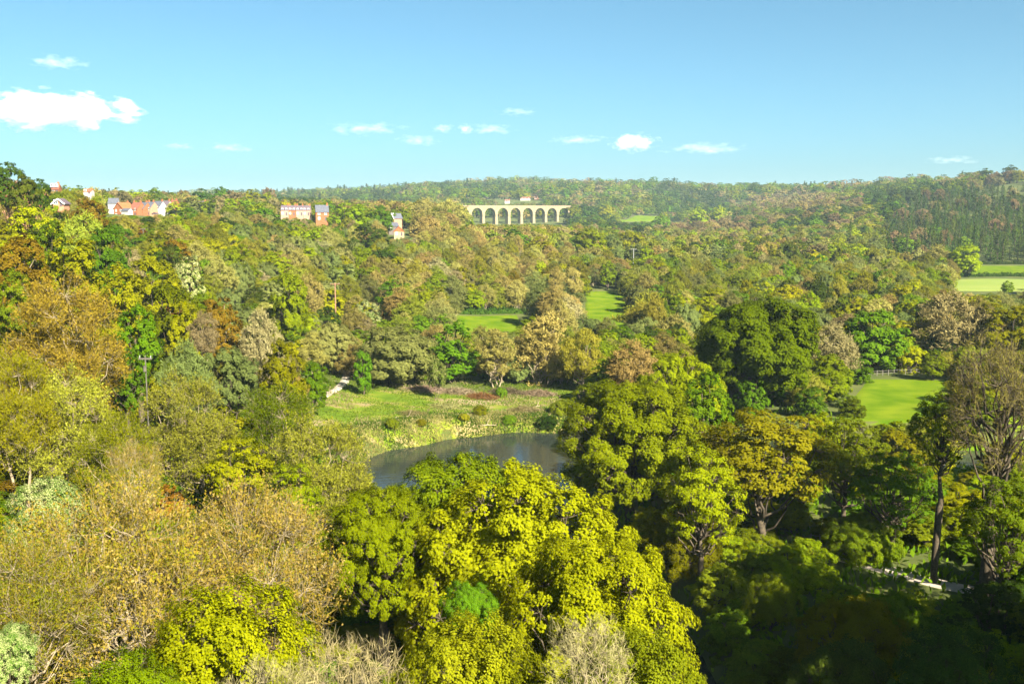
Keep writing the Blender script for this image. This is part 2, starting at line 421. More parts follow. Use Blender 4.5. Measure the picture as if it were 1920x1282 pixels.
proto('near_scrub_0', 'pale', 'palebark', H=9, W=9, zlo=.12, nl=22, sub=12, leaf=.12, cov=.7, style='twig', twig=.035, bud=.1, limbs='fine', trunk=.22, stems=5, lobe=(.24, .38), fill=.5)
proto('near_haze_0', 'haze', 'palebark', H=16, W=13, zlo=.10, nl=34, sub=16, leaf=.24, cov=1.3, style='twig', twig=.05, bud=1.3, limbs='fine', trunk=.30, stems=2, lobe=(.20, .36), fill=.8)
# middle-distance shapes
for v in range(5):
    proto('mid_round_%d' % v, 'oak', 'bark', zlo=.06, nl=(26, 30, 34, 20, 40)[v], sub=13, leaf=.42, cov=1.05, lobe=(.20, .36))
for v in (0, 1):
    proto('mid_tall_%d' % v, 'green', 'bark', H=18, W=9, zlo=.10, nl=30, sub=12, leaf=.42, cov=1.0, shape='tall', lobe=(.26, .42))
    proto('mid_twig_%d' % v, 'bare', 'palebark', zlo=.08, nl=32, sub=13, leaf=.34, cov=1.35, style='twig', twig=.13, bud=.45, limbs=True, trunk=.34, stems=2 + v, lobe=(.22, .36))
    proto('mid_twigtall_%d' % v, 'bare', 'palebark', H=18, W=9, zlo=.14, nl=32, sub=12, leaf=.32, cov=1.3, style='twig', twig=.12, bud=.4, limbs=True, trunk=.30, stems=4, shape='tall', lobe=(.26, .40))
    proto('mid_willow_%d' % v, 'willow', 'bark', H=13, W=15, zlo=.02, nl=40, sub=12, leaf=.52, cov=.85, trunk=.3, stems=4, lobe=(.18, .30), lw=.42)
proto('mid_pine_0', 'dark', 'redbark', H=20, W=13, zlo=.40, nl=20, sub=13, leaf=.42, cov=.8, lobe=(.24, .38), flat=.55, shape='umbrella', trunk=.42, fill=.5)
proto('mid_spruce_0', 'spruce', 'bark', H=18, W=7, zlo=.04, leaf=.5, cov=1.0, shape='cone')
# far shapes
for v in range(3):
    proto('far_round_%d' % v, 'oak', 'bark', zlo=.04, nl=20, sub=9, leaf=1.0, cov=1.1, limbs=False, lobe=(.24, .40))
    proto('far_twig_%d' % v, 'bare', 'palebark', zlo=.06, nl=22, sub=9, leaf=.8, cov=1.3, style='twig', twig=.30, bud=.6, limbs=False, trunk=.34, stems=3, lobe=(.26, .40))
proto('far_tall_0', 'green', 'bark', H=18, W=9, zlo=.06, nl=20, sub=9, leaf=.9, cov=1.1, limbs=False, shape='tall', lobe=(.28, .42))
proto('far_spruce_0', 'spruce', 'bark', H=18, W=7, zlo=.03, leaf=1.0, cov=1.1, shape='cone')
proto('vfar_round_0', 'oak', 'bark', zlo=.02, nl=14, sub=6, leaf=2.0, cov=1.2, limbs=False, lobe=(.28, .42))
proto('vfar_spruce_0', 'spruce', 'bark', H=18, W=7, zlo=.02, leaf=2.0, cov=1.2, shape='cone')

# foliage kind -> (crown material, bark, shape family)
KIND = {
 'oak':    ('oak', 'bark', 'round'),   'lime':  ('lime', 'bark', 'round'),  'olive': ('olive', 'bark', 'round'),
 'green':  ('green', 'bark', 'round'), 'dark':  ('dark', 'bark', 'round'),  'gold':  ('gold', 'bark', 'round'),
 'copper': ('copper', 'palebark', 'round'), 'purple': ('purple', 'bark', 'round'), 'bloom': ('bloom', 'bark', 'round'),
 'willow': ('willow', 'bark', 'willow'), 'bare': ('bare', 'palebark', 'twig'), 'pink': ('pink', 'bark', 'twig'), 'haze': ('haze', 'palebark', 'twig'),
 'baretall': ('bare', 'palebark', 'twigtall'), 'tall': ('green', 'bark', 'tall'), 'talloak': ('oak', 'bark', 'tall'), 'rust': ('copper', 'palebark', 'twig'),
 'pine': ('dark', 'redbark', 'pine'), 'spruce': ('spruce', 'bark', 'spruce'), 'pale': ('pale', 'palebark', 'twig'),
 'sage': ('willow', 'palebark', 'twig'),
}
NVAR = {('mid', 'round'): 5, ('mid', 'tall'): 2, ('mid', 'twig'): 2, ('mid', 'twigtall'): 2, ('mid', 'willow'): 2, ('mid', 'pine'): 1, ('mid', 'spruce'): 1,
        ('far', 'round'): 3, ('far', 'twig'): 2, ('far', 'tall'): 1, ('far', 'spruce'): 1, ('vfar', 'round'): 1, ('vfar', 'spruce'): 1}
FALL = {'far': {'willow': 'round', 'twigtall': 'twig', 'pine': 'round'},
        'vfar': {'willow': 'round', 'twigtall': 'round', 'twig': 'round', 'tall': 'round', 'pine': 'round'}}
def variant(kind, lod, i):
    cm, bk, fam = KIND[kind]
    fam = FALL.get(lod, {}).get(fam, fam)
    src = '%s_%s_%d' % (lod, fam, i % NVAR[(lod, fam)])
    key = '%s_%s' % (src, kind)
    if key not in PROTO: recolour(key, src, cm, bk)
    return key
NAME = {'oak': 'oak_tree', 'lime': 'sycamore_tree', 'olive': 'oak_tree', 'green': 'sycamore_tree', 'dark': 'holly_tree', 'gold': 'oak_tree', 'copper': 'beech_tree',
        'purple': 'copper_beech', 'bloom': 'hawthorn_tree', 'willow': 'willow_tree', 'bare': 'ash_tree', 'pink': 'ash_tree', 'haze': 'birch_tree', 'baretall': 'poplar_tree',
        'tall': 'alder_tree', 'talloak': 'alder_tree', 'rust': 'beech_tree', 'pine': 'pine_tree', 'spruce': 'spruce_tree', 'pale': 'bare_tree', 'sage': 'willow_tree'}
def put_tree(key, name, x, y, z, H, W, rz, label, cat_='tree', group=None, tallest=1.3):
    """the crown keeps its proportions: a tall narrow tree gets more bare trunk, not a stretched crown"""
    p = PROTO[key]
    s = W / p['W']; sz = H / p['H']
    if 'spruce' not in key: sz = min(max(sz, .8 * s), tallest * s)
    r = empty(name, (x, y, z - .15), rz)
    r.scale = (s, s, sz)
    tag(r, label, cat_, group)
    off = (H - p['H'] * sz) / sz
    for nm, mt in zip(('trunk', 'crown'), p['mats']):
        o = dress(link(bpy.data.objects.new(nm, p[nm]), r), mt); o.location.z = off
    return r
# ------------------------------------------------------------------ setting: terrain, water, meadow, fields, paths
def axis(lo, hi, step, grow):
    a = [0.0]; st = step
    while a[-1] < hi:
        a.append(a[-1] + st)
        if a[-1] > 190: st *= grow
    b = [0.0]; st = step
    while b[-1] > lo:
        b.append(b[-1] - st)
        if b[-1] < -190: st *= grow
    return np.array(sorted(set(b + a)))
gx = axis(-6500, 6500, 2.6, 1.055); gy = np.concatenate([np.arange(-420, 0, 14), axis(-1, 9500, 2.6, 1.03)[1:]])
XX, YY = np.meshgrid(gx, gy)
ZZ = height(XX, YY)
nx_, ny_ = len(gx), len(gy)
idx = np.arange(nx_ * ny_).reshape(ny_, nx_)
TF = np.stack([idx[:-1, :-1], idx[:-1, 1:], idx[1:, 1:], idx[1:, :-1]], -1).reshape(-1, 4)
M['ground'] = plain('wood_floor', (.036, .052, .008), (.075, .080, .018), .12, 1, .3)
terr = link(bpy.data.objects.new('terrain', np_mesh('terrain', np.stack([XX, YY, ZZ], -1).reshape(-1, 3), TF, [M['ground']], smooth=True)))
tag(terr, kind='structure')

m, t, new, ln = nodes('river_water')
out = new('ShaderNodeOutputMaterial'); b = new('ShaderNodeBsdfPrincipled')
b.inputs['Base Color'].default_value = (.018, .022, .018, 1); b.inputs['Roughness'].default_value = .06; b.inputs['IOR'].default_value = 1.33
tc = new('ShaderNodeTexCoord'); mp = new('ShaderNodeMapping'); mp.inputs['Scale'].default_value = (.5, 1.1, 1)
no = new('ShaderNodeTexNoise'); no.inputs['Scale'].default_value = .9; no.inputs['Detail'].default_value = 5
ln(tc.outputs['Object'], mp.inputs[0]); ln(mp.outputs[0], no.inputs['Vector'])
bp = new('ShaderNodeBump'); bp.inputs['Strength'].default_value = .25; bp.inputs['Distance'].default_value = .12
ln(no.outputs[0], bp.inputs['Height']); ln(bp.outputs[0], b.inputs['Normal']); ln(b.outputs[0], out.inputs[0])
M['water'] = m
def drape(name, pairs, nx, ny, off, mat, kind='structure', flat=None):
    """a sheet laid over the terrain between pairs of left/right ground points"""
    P = np.array([[a[:2], b_[:2]] for a, b_ in pairs], float)
    tt = np.linspace(0, len(P) - 1, ny); i = np.clip(tt.astype(int), 0, len(P) - 2); f = (tt - i)[:, None, None]
    E = P[i] * (1 - f) + P[i + 1] * f
    s_ = np.linspace(0, 1, nx)[None, :, None]
    G = E[:, :1] * (1 - s_) + E[:, 1:] * s_
    Z = np.full(G.shape[:2], flat) if flat is not None else height(G[..., 0], G[..., 1]) + off
    if flat is None:
        Z[0] -= off + .3; Z[-1] -= off + .3; Z[:, 0] -= off + .3; Z[:, -1] -= off + .3
    V = np.concatenate([G, Z[..., None]], -1).reshape(-1, 3)
    q = np.arange(nx * ny).reshape(ny, nx)
    F = np.stack([q[:-1, :-1], q[:-1, 1:], q[1:, 1:], q[1:, :-1]], -1).reshape(-1, 4)
    o = link(bpy.data.objects.new(name, np_mesh(name, V, F, [mat], smooth=True)))
    return tag(o, kind=kind)
drape('river', [((-60, -260), (90, -260)), ((-60, 60), (90, 60)), ((-75, 140), (95, 140)), ((-60, 215), (120, 215))], 2, 2, 0, M['water'], flat=0.0)
drape('river', [((95, 60), (620, 60)), ((95, 420), (620, 420))], 2, 2, 0, M['water'], flat=-0.004)

m, t, new, ln = nodes('meadow_grass')
out = new('ShaderNodeOutputMaterial'); b = new('ShaderNodeBsdfPrincipled'); b.inputs['Roughness'].default_value = 1; b.inputs['Specular IOR Level'].default_value = .1
tc = new('ShaderNodeTexCoord'); no = new('ShaderNodeTexNoise'); no.inputs['Scale'].default_value = .11; no.inputs['Detail'].default_value = 9; no.inputs['Roughness'].default_value = .65
mp = new('ShaderNodeMapping'); mp.inputs['Scale'].default_value = (.8, 1.5, 1); ln(tc.outputs['Object'], mp.inputs[0]); ln(mp.outputs[0], no.inputs['Vector'])
rr = ramp(new, [(.34, (.040, .078, .004)), (.46, (.075, .115, .005)), (.54, (.115, .130, .012)), (.60, (.165, .130, .055)), (.70, (.190, .150, .085))])
ln(no.outputs[0], rr.inputs[0]); ln(rr.outputs[0], b.inputs['Base Color']); ln(b.outputs[0], out.inputs[0]); M['meadow'] = m
M['field'] = plain('pasture_grass', (.050, .095, .003), (.105, .138, .008), .16, 1, .2, 0)
M['field2'] = plain('hay_field', (.100, .150, .020), (.160, .180, .035), .03, 1, .2)
M['gravel'] = plain('gravel_path', (.24, .195, .16), (.32, .275, .23), 1.5, .95, .3)
G = ground_at
def rows(*r): return [(G(x0, y), G(x1, y)) for y, x0, x1 in r]
drape('meadow', rows((806, 560, 1090), (795, 560, 1090), (770, 560, 1090), (748, 590, 1085), (728, 640, 1085)), 60, 40, .10, M['meadow'])
drape('field', rows((800, 1560, 1990), (765, 1580, 1990), (735, 1600, 1990), (708, 1620, 1990)), 30, 24, .12, M['field'])
drape('field', rows((980, 1560, 2050), (900, 1560, 2050), (810, 1600, 2050)), 30, 24, .10, M['field'])
drape('field', rows((660, 860, 985), (620, 850, 985), (589, 850, 972)), 20, 20, .14, M['field'])
drape('field', rows((640, 1095, 1180), (590, 1095, 1180), (545, 1095, 1180)), 20, 24, .2, M['field'])
drape('field', rows((517, 1800, 2000), (497, 1830, 2000)), 24, 14, .3, M['field'])
drape('field', rows((545, 1770, 2000), (523, 1790, 2000)), 24, 14, .3, M['field2'])
FAR_FIELDS = [rows((415, 1160, 1235), (404, 1195, 1290)), rows((346, 1835, 1990), (334, 1850, 1990)), rows((346, 1740, 1800), (338, 1745, 1805)), rows((418, 1100, 1170), (413, 1105, 1175))]
for q in FAR_FIELDS: drape('field', q, 20, 14, .9, M['field'])
def strip(name, pts, wd, mat, off=.16, ny=40):
    pts = np.array([p[:2] for p in pts], float)
    d = np.gradient(pts, axis=0); n = np.stack([-d[:, 1], d[:, 0]], 1); n /= np.linalg.norm(n, axis=1, keepdims=True)
    drape(name, [(p + k * wd / 2, p - k * wd / 2) for p, k in zip(pts, n)], 5, ny, off, mat)
strip('footpath', [G(590, 752), G(612, 742), G(632, 731), G(645, 718), G(650, 704), G(653, 690), G(655, 676), G(650, 664)], 2.6, M['gravel'], .26)
strip('farm_track', [G(1560, 1040), G(1620, 1056), G(1690, 1076), G(1760, 1094), G(1850, 1112), G(1960, 1128)], 3.6, M['gravel'], .14)

# ------------------------------------------------------------------ hand-placed trees, read off the photograph
recolour('near_lime', 'near_oak_1', 'lime', 'bark')
recolour('near_yellow', 'near_bush_0', 'gold', 'bark')
recolour('near_olivebush', 'near_bush_0', 'olive', 'bark')
recolour('near_greenbush', 'near_bush_0', 'green', 'bark')
recolour('near_darkbush', 'near_bush_0', 'dark', 'bark')
recolour('near_olive', 'near_oak_1', 'olive', 'bark')
recolour('near_copperhaze', 'near_haze_0', 'rust', 'palebark')
recolour('near_sagehaze', 'near_haze_0', 'willow', 'palebark')
recolour('near_oakhaze', 'near_haze_0', 'olive', 'palebark')
recolour('near_bloom', 'near_bush_0', 'bloom', 'bark')
recolour('near_looseoak', 'near_loose_1', 'oak', 'bark')
recolour('near_sprig', 'near_scrub_0', 'cherry', 'palebark')
recolour('near_spring_a', 'near_oak_0', 'spring', 'bark')
recolour('near_spring_b', 'near_oak_1', 'spring', 'bark')
recolour('near_springbush', 'near_bush_0', 'spring', 'bark')
HAND = [
 # key, name, px, top y, width px, depth m, label
 ('near_spring_a', 'oak_tree', 985, 858, 500, 68, 'huge yellow-green oak filling the middle foreground in front of the pond'),
 ('near_lime', 'sycamore_tree', 862, 828, 330, 77, 'lime-green rounded tree top that cuts into the near edge of the pond'),
 ('near_spring_b', 'oak_tree', 1115, 985, 400, 57, 'yellow-olive oak whose crown slopes down beside the dark river gorge'),
 ('near_oak_1', 'oak_tree', 715, 895, 240, 68, 'olive-gold oak with a deeply shaded underside beside the sparse tan birch'),
 ('near_greenbush', 'sycamore_tree', 880, 1078, 120, 52, 'small deep green bush in the shade under the huge foreground oak'),
 ('near_yellow', 'field_maple', 870, 1142, 330, 41, 'yellow flowering maple at the bottom edge below the huge foreground oak'),
 ('near_yellow', 'field_maple', 1180, 1170, 320, 40, 'yellow maple at the bottom edge beside the bare pale scrub'),
 ('near_scrub_0', 'bare_tree', 1110, 1140, 190, 37, 'leafless pale scrubby tree in front of the yellow maples'),
 ('near_scrub_0', 'bare_tree', 650, 1170, 260, 38, 'leafless pale thicket tree at the bottom edge between two yellow crowns'),
 ('near_scrub_0', 'bare_tree', 500, 1215, 240, 36, 'leafless grey scrub tree below the yellow-green hazel'),
 ('near_springbush', 'hazel_tree', 425, 1085, 420, 44, 'broad yellow-green hazel in front of the orange cherry'),
 ('near_bush_0', 'hazel_tree', 240, 1215, 260, 39, 'yellow-green hazel at the bottom edge under the orange cherry'),
 ('near_cherry_0', 'cherry_tree', 205, 905, 480, 57, 'orange and pink cherry tree with twiggy upright sprigs'),
 ('near_cherry_0', 'cherry_tree', 455, 905, 380, 62, 'orange cherry tree with long side branches over the dark gap'),
 ('near_cherry_0', 'cherry_tree', 30, 1000, 330, 50, 'orange-brown cherry tree cut off by the picture edge'),
 ('near_sprig', 'cherry_tree', 250, 815, 120, 66, 'thin cherry shoots standing up above the orange cherry crowns'),
 ('near_bloom', 'hawthorn_tree', 85, 880, 170, 74, 'white flowering hawthorn behind the orange cherries'),
 ('near_bloom', 'hawthorn_tree', 5, 1160, 130, 45, 'white flowering hawthorn at the picture edge under the cherry'),
 ('near_haze_0', 'birch_tree', 598, 782, 235, 98, 'sparse tan birch with a pale trunk beside the near end of the pond'),
 ('near_haze_0', 'birch_tree', 345, 700, 200, 106, 'broad tan-yellow twiggy birch in front of the sage willows'),
 ('near_haze_0', 'birch_tree', 110, 690, 220, 96, 'yellow-brown twiggy birch below the rust-coloured beech'),
 ('near_oakhaze', 'birch_tree', 20, 650, 170, 92, 'yellow-green thin-leaved birch at the edge below the rust-coloured beech'),
 ('near_oakhaze', 'birch_tree', 215, 770, 170, 88, 'yellow-green thin birch behind the cherry sprigs'),
 ('near_oakhaze', 'birch_tree', 515, 722, 190, 112, 'mustard-yellow leafy birch to the near side of the footpath'),
 ('near_looseoak', 'oak_tree', 445, 800, 170, 98, 'olive young oak between the tan birches'),
 ('near_looseoak', 'oak_tree', 545, 850, 130, 88, 'olive-yellow young oak in front of the pale birch trunk'),
 ('near_copperhaze', 'beech_tree', 110, 520, 245, 118, 'rust-coloured twiggy beech with fanning pale limbs'),
 ('mid_round_1_lime', 'sycamore_tree', 255, 565, 95, 132, 'vivid green sycamore beside the rust-coloured beech'),
 ('mid_round_0_green', 'sycamore_tree', 232, 640, 90, 124, 'dark green shaded sycamore behind the wooden pole'),
 ('mid_round_2_olive', 'oak_tree', 320, 515, 120, 168, 'olive oak behind the vivid green sycamore'),
 ('mid_round_0_copper', 'beech_tree', 410, 548, 95, 168, 'orange-brown beech on the slope behind the pale bare tree'),
 ('mid_round_1_oak', 'oak_tree', 345, 560, 90, 160, 'yellow-green oak between the orange-brown beech and the vivid green sycamore'),
 ('mid_twig_0_pale', 'bare_tree', 380, 580, 60, 148, 'pale bare tree in front of the orange-brown beech'),
 ('mid_twig_1_pale', 'bare_tree', 490, 585, 95, 165, 'pale silvery bare tree above the mustard birch'),
 ('mid_round_2_lime', 'sycamore_tree', 544, 498, 80, 225, 'lone lime-yellow tree in front of the sage willows'),
 ('mid_willow_0_willow', 'willow_tree', 425, 640, 130, 136, 'sage-green willow behind the broad tan birch'),
 ('mid_twig_1_sage', 'willow_tree', 345, 640, 110, 128, 'sage and tan twiggy willow beside the pole'),
 ('mid_willow_1_willow', 'willow_tree', 618, 596, 105, 212, 'small domed sage willow at the bend of the footpath'),
 ('mid_round_1_oak', 'oak_tree', 525, 632, 105, 152, 'bright yellow-green oak below the pale silvery bare tree'),
 ('mid_round_2_lime', 'sycamore_tree', 585, 668, 70, 170, 'bright green tree overhanging the near side of the footpath'),
 ('mid_round_0_oak', 'oak_tree', 535, 705, 90, 148, 'yellow-green oak near the footpath opening'),
 # left slope towards the skyline
 ('mid_pine_0_pine', 'pine_tree', 8, 298, 70, 235, 'tallest dark pine on the skyline at the picture edge'),
 ('mid_pine_0_pine', 'pine_tree', 42, 322, 62, 228, 'middle dark pine of the skyline clump'),
 ('mid_pine_0_pine', 'pine_tree', 68, 330, 50, 245, 'outermost dark pine of the skyline clump'),
 ('mid_round_0_oak', 'oak_tree', 62, 376, 120, 195, 'yellow-green domed oak under the dark pines'),
 ('mid_twig_0_haze', 'birch_tree', 150, 395, 115, 215, 'mustard domed birch beside the white gable'),
 ('mid_round_1_copper', 'beech_tree', 165, 368, 95, 260, 'rust-brown rounded beech in front of the pale skyline house'),
 ('mid_round_2_green', 'sycamore_tree', 196, 408, 90, 205, 'fresh green sycamore on the slope below the orange brick house'),
 ('mid_round_2_copper', 'beech_tree', 30, 425, 130, 148, 'reddish-brown beech on the steep slope at the picture edge'),
 ('mid_round_0_olive', 'oak_tree', 130, 432, 150, 160, 'wide olive oak on the steep slope beside the reddish beech'),
 ('mid_round_1_olive', 'oak_tree', 225, 490, 140, 150, 'olive-gold oak directly above the vivid green sycamore'),
 ('mid_round_1_green', 'sycamore_tree', 25, 500, 90, 128, 'green sycamore tucked under the reddish beech'),
 ('mid_round_0_green', 'sycamore_tree', 85, 400, 95, 178, 'green sycamore between the domed oak and the wide olive oak'),
 ('mid_round_2_oak', 'oak_tree', 285, 470, 110, 205, 'yellow-green oak on the slope with blossom trees behind'),
 ('mid_twig_0_pale', 'hawthorn_tree', 240, 462, 60, 225, 'pale twiggy hawthorn beside the slope sycamore'),
 ('mid_round_0_bloom', 'hawthorn_tree', 352, 472, 62, 235, 'cream-flowered hawthorn in the middle of the slope'),
 ('mid_round_1_dark', 'holly_tree', 320, 455, 60, 250, 'dark green holly beside the cream hawthorn'),
 ('mid_round_1_green', 'oak_tree', 353, 388, 52, 470, 'dense green oak in front of the terraced houses'),
 ('mid_twig_0_bare', 'ash_tree', 398, 415, 65, 400, 'domed tan bare tree below the row of low houses'),
 ('mid_round_2_green', 'oak_tree', 497, 384, 80, 520, 'round green oak between the two groups of brick houses'),
 ('far_round_0_purple', 'copper_beech', 545, 370, 36, 760, 'copper beech with dark purple leaves behind the brick terrace'),
 ('mid_round_0_oak', 'oak_tree', 655, 376, 95, 540, 'large green oak beside the slate-roofed brick house'),
 ('mid_round_1_green', 'oak_tree', 715, 385, 50, 560, 'green oak behind the red-gabled house'),
 ('mid_round_0_dark', 'holly_tree', 695, 414, 90, 430, 'dark evergreen in front of the red-gabled house'),
 ('mid_round_2_dark', 'holly_tree', 722, 462, 80, 385, 'lower dark evergreen spreading beneath its taller twin'),
 ('mid_round_1_bloom', 'hawthorn_tree', 686, 560, 62, 262, 'cream-flowered hawthorn above the grey-green willow'),
 ('mid_round_0_willow', 'hawthorn_tree', 640, 490, 85, 320, 'pale grey-green whitebeam on the slope below the dark evergreens'),
 ('mid_round_2_willow', 'whitebeam_tree', 600, 520, 90, 290, 'silvery green whitebeam beside the brown wooden pole'),
 ('mid_round_1_dark', 'holly_tree', 612, 572, 60, 255, 'dark bush around the foot of the brown wooden pole'),
 # behind the meadow
 ('mid_willow_0_willow', 'willow_tree', 742, 604, 170, 204, 'wide grey-green willow at the back of the meadow'),
 ('mid_tall_0_tall', 'alder_tree', 850, 590, 98, 210, 'upright bright green alder beside the wide grey-green willow'),
 ('mid_twigtall_0_baretall', 'poplar_tree', 930, 605, 80, 207, 'thin bare poplar with white stems at the back of the meadow'),
 ('mid_twigtall_1_baretall', 'poplar_tree', 1020, 575, 125, 214, 'tall grey-brown bare poplar clump behind the brush pile'),
 ('mid_twig_0_haze', 'birch_tree', 1092, 612, 90, 205, 'yellow budding birch beside the tall bare poplar clump'),
 ('mid_willow_1_bloom', 'hawthorn_tree', 819, 668, 42, 192, 'small white-flowering hawthorn on the edge of the meadow'),
 ('mid_round_2_green', 'elder_bush', 680, 650, 40, 192, 'leafy green elder at the dark mouth of the footpath'),
 ('mid_tall_1_talloak', 'alder_tree', 1140, 660, 80, 190, 'yellow-green alder at the meadow end nearest the olive oak'),
 ('mid_twig_1_bare', 'ash_tree', 1190, 640, 110, 185, 'bare tan ash behind the olive oak'),
 ('mid_twig_0_haze', 'willow_tree', 1225, 545, 190, 325, 'broad mustard willow behind the long green field'),
 ('mid_round_0_oak', 'oak_tree', 1045, 548, 140, 350, 'yellow-green spreading oak between the two far fields'),
 ('mid_tall_1_talloak', 'alder_tree', 990, 590, 60, 290, 'green alder in front of the small square field'),
 # right-hand bank
 ('near_olive', 'oak_tree', 1185, 700, 290, 120, 'olive oak leaning over the far end of the pond'),
 ('near_loose_1', 'oak_tree', 1130, 800, 120, 126, 'dark leaning oak with branches low over the water'),
 ('near_oak_0', 'oak_tree', 1275, 655, 190, 146, 'spreading yellow-olive oak behind the pond oak'),
 ('mid_round_1_lime', 'sycamore_tree', 1325, 690, 120, 135, 'brilliant yellow-green maple in front of the great dome oak'),
 ('near_loose_0', 'oak_tree', 1440, 742, 280, 104, 'sparse golden oak with a dark forked trunk'),
 ('near_looseoak', 'oak_tree', 1320, 815, 190, 96, 'thin olive-gold oak next to the sparse golden oak'),
 ('near_round_0', 'oak_tree', 1430, 548, 250, 182, 'great dome-shaped dark olive oak standing above its neighbours'),
 ('near_loose_1', 'alder_tree', 1590, 760, 190, 108, 'green see-through alder in front of the bright field'),
 ('near_loose_1', 'alder_tree', 1680, 830, 200, 100, 'fresh green alder below the bright field'),
 ('mid_round_2_green', 'sycamore_tree', 1640, 570, 130, 222, 'bright green sycamore at the corner of the bright field'),
 ('mid_tall_0_talloak', 'alder_tree', 1590, 590, 90, 226, 'yellow-green alder behind the great dome oak'),
 ('mid_twig_1_pale', 'bare_tree', 1562, 605, 100, 208, 'pale bare tree beside the great dome oak'),
 ('mid_twig_0_pink', 'oak_tree', 1790, 545, 160, 232, 'ivy-clad brown oak behind the bright field'),
 ('mid_round_1_olive', 'oak_tree', 1730, 590, 120, 236, 'dark olive oak at the far side of the bright field'),
 ('mid_round_0_oak', 'oak_tree', 1890, 560, 150, 225, 'yellow-green oak at the picture edge behind the bright field'),
 ('mid_round_1_lime', 'sycamore_tree', 1752, 655, 55, 212, 'small bright green tree on the fence line of the field'),
 ('near_bare_0', 'ash_tree', 1880, 640, 230, 88, 'tall nearly bare ash with long rising limbs'),
 ('near_loose_1', 'ash_tree', 1775, 715, 140, 92, 'thin green ash with an ivy-wrapped straight trunk'),
 ('near_loose_1', 'sycamore_tree', 1895, 870, 190, 82, 'green leafy tree below the tall bare ash'),
 ('near_yellow', 'field_maple', 1448, 1062, 120, 84, 'yellow-leaved maple shrub lit at the rim of the dark gorge'),
 ('near_olivebush', 'holly_tree', 1600, 1110, 230, 72, 'dark olive thicket below the farm track'),
 ('near_greenbush', 'elder_bush', 1690, 1105, 110, 74, 'green elder just in front of the farm track'),
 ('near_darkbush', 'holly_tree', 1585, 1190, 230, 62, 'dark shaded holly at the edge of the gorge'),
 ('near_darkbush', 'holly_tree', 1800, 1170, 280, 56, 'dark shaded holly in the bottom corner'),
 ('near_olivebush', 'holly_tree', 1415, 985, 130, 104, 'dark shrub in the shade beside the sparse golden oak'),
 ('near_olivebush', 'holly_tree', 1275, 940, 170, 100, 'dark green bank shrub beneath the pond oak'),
 ('near_greenbush', 'elder_bush', 1620, 960, 160, 100, 'green elder bush above the farm track'),
 ('near_greenbush', 'elder_bush', 1740, 985, 130, 106, 'bright green elder on the far side of the farm track'),
 # middle right and centre distance
 ('far_round_0_green', 'oak_tree', 970, 418, 110, 560, 'yellow-green oak below the viaduct arches'),
 ('far_round_1_oak', 'oak_tree', 1010, 440, 80, 520, 'gold-green oak in front of the last viaduct piers'),
 ('mid_round_1_olive', 'oak_tree', 1110, 425, 70, 560, 'rounded olive oak beside the viaduct end'),
 ('mid_round_2_olive', 'oak_tree', 1185, 428, 70, 600, 'olive oak behind the dark pond-side hollow'),
 ('mid_spruce_0_spruce', 'spruce_tree', 1596, 408, 20, 720, 'single green conifer spire on the wooded slope'),
 ('mid_round_0_dark', 'holly_tree', 1492, 445, 55, 520, 'dark rounded evergreen in the valley wood'),
 ('mid_round_2_oak', 'oak_tree', 1812, 454, 65, 520, 'tall golden-green oak beside the far pasture'),
 ('mid_twig_1_bare', 'ash_tree', 1760, 460, 75, 530, 'domed tan bare ash beside the tall golden-green oak'),
 ('far_round_0_green', 'oak_tree', 1240, 398, 45, 1150, 'round green oak on the pale hillside field'),
 ('far_round_1_lime', 'oak_tree', 1308, 380, 42, 1250, 'light green oak above the hillside field'),
 ('far_round_0_lime', 'oak_tree', 1348, 369, 36, 1320, 'bright round oak in front of the shadowed wood'),
 ('far_round_1_dark', 'oak_tree', 1850, 314, 36, 1350, 'dark rounded oak on the hilltop field'),
 ('far_round_1_dark', 'oak_tree', 1895, 308, 34, 1340, 'dark pointed oak on the hilltop field'),
 ('mid_round_1_lime', 'hawthorn_tree', 1890, 525, 26, 420, 'small green hawthorn in front of the far pasture'),
 ('far_round_0_green', 'sycamore_tree', 122, 343, 46, 820, 'fresh green tree, first of the pair standing above the town skyline'),
 ('far_round_1_green', 'sycamore_tree', 146, 346, 40, 830, 'fresh green tree, second of the pair above the town skyline'),
 ('far_round_0_dark', 'oak_tree', 186, 351, 46, 880, 'dark bluish tree mass on the skyline over the pale house'),
 ('far_round_1_olive', 'oak_tree', 218, 350, 44, 800, 'olive tree behind the small white house'),
 ('far_round_0_oak', 'oak_tree', 246, 352, 44, 760, 'yellow-green tree behind the big orange brick house'),
 ('far_round_0_green', 'sycamore_tree', 286, 347, 42, 800, 'tall green tree on the skyline behind the middle of the terrace'),
 ('far_round_1_oak', 'oak_tree', 264, 354, 36, 780, 'yellowish tree behind the dull red roof'),
 ('far_round_0_olive', 'oak_tree', 318, 356, 46, 800, 'olive tree behind the far end of the terrace'),
 ('far_twig_0_bare', 'ash_tree', 345, 357, 40, 850, 'tan tree on the skyline beyond the dense green oak'),
 ('far_round_1_dark', 'oak_tree', 378, 352, 50, 820, 'dark green tree on the skyline behind the low purple roofs'),
 ('far_round_0_green', 'sycamore_tree', 412, 345, 46, 800, 'tallest green tree on the town skyline'),
 ('far_twig_1_pink', 'ash_tree', 440, 356, 52, 780, 'brownish bare tree on the skyline above the bungalow'),
 ('far_round_1_olive', 'oak_tree', 468, 353, 50, 850, 'grey-olive tree on the skyline right of the tallest green one'),
 ('far_round_0_olive', 'oak_tree', 500, 356, 46, 830, 'olive tree behind the round green oak'),
 ('far_round_0_green', 'sycamore_tree', 590, 372, 40, 900, 'green tree behind the lone brick house'),
 ('far_twig_0_pink', 'ash_tree', 505, 352, 30, 1200, 'brown bare tree on the skyline where the distant blue wood begins'),
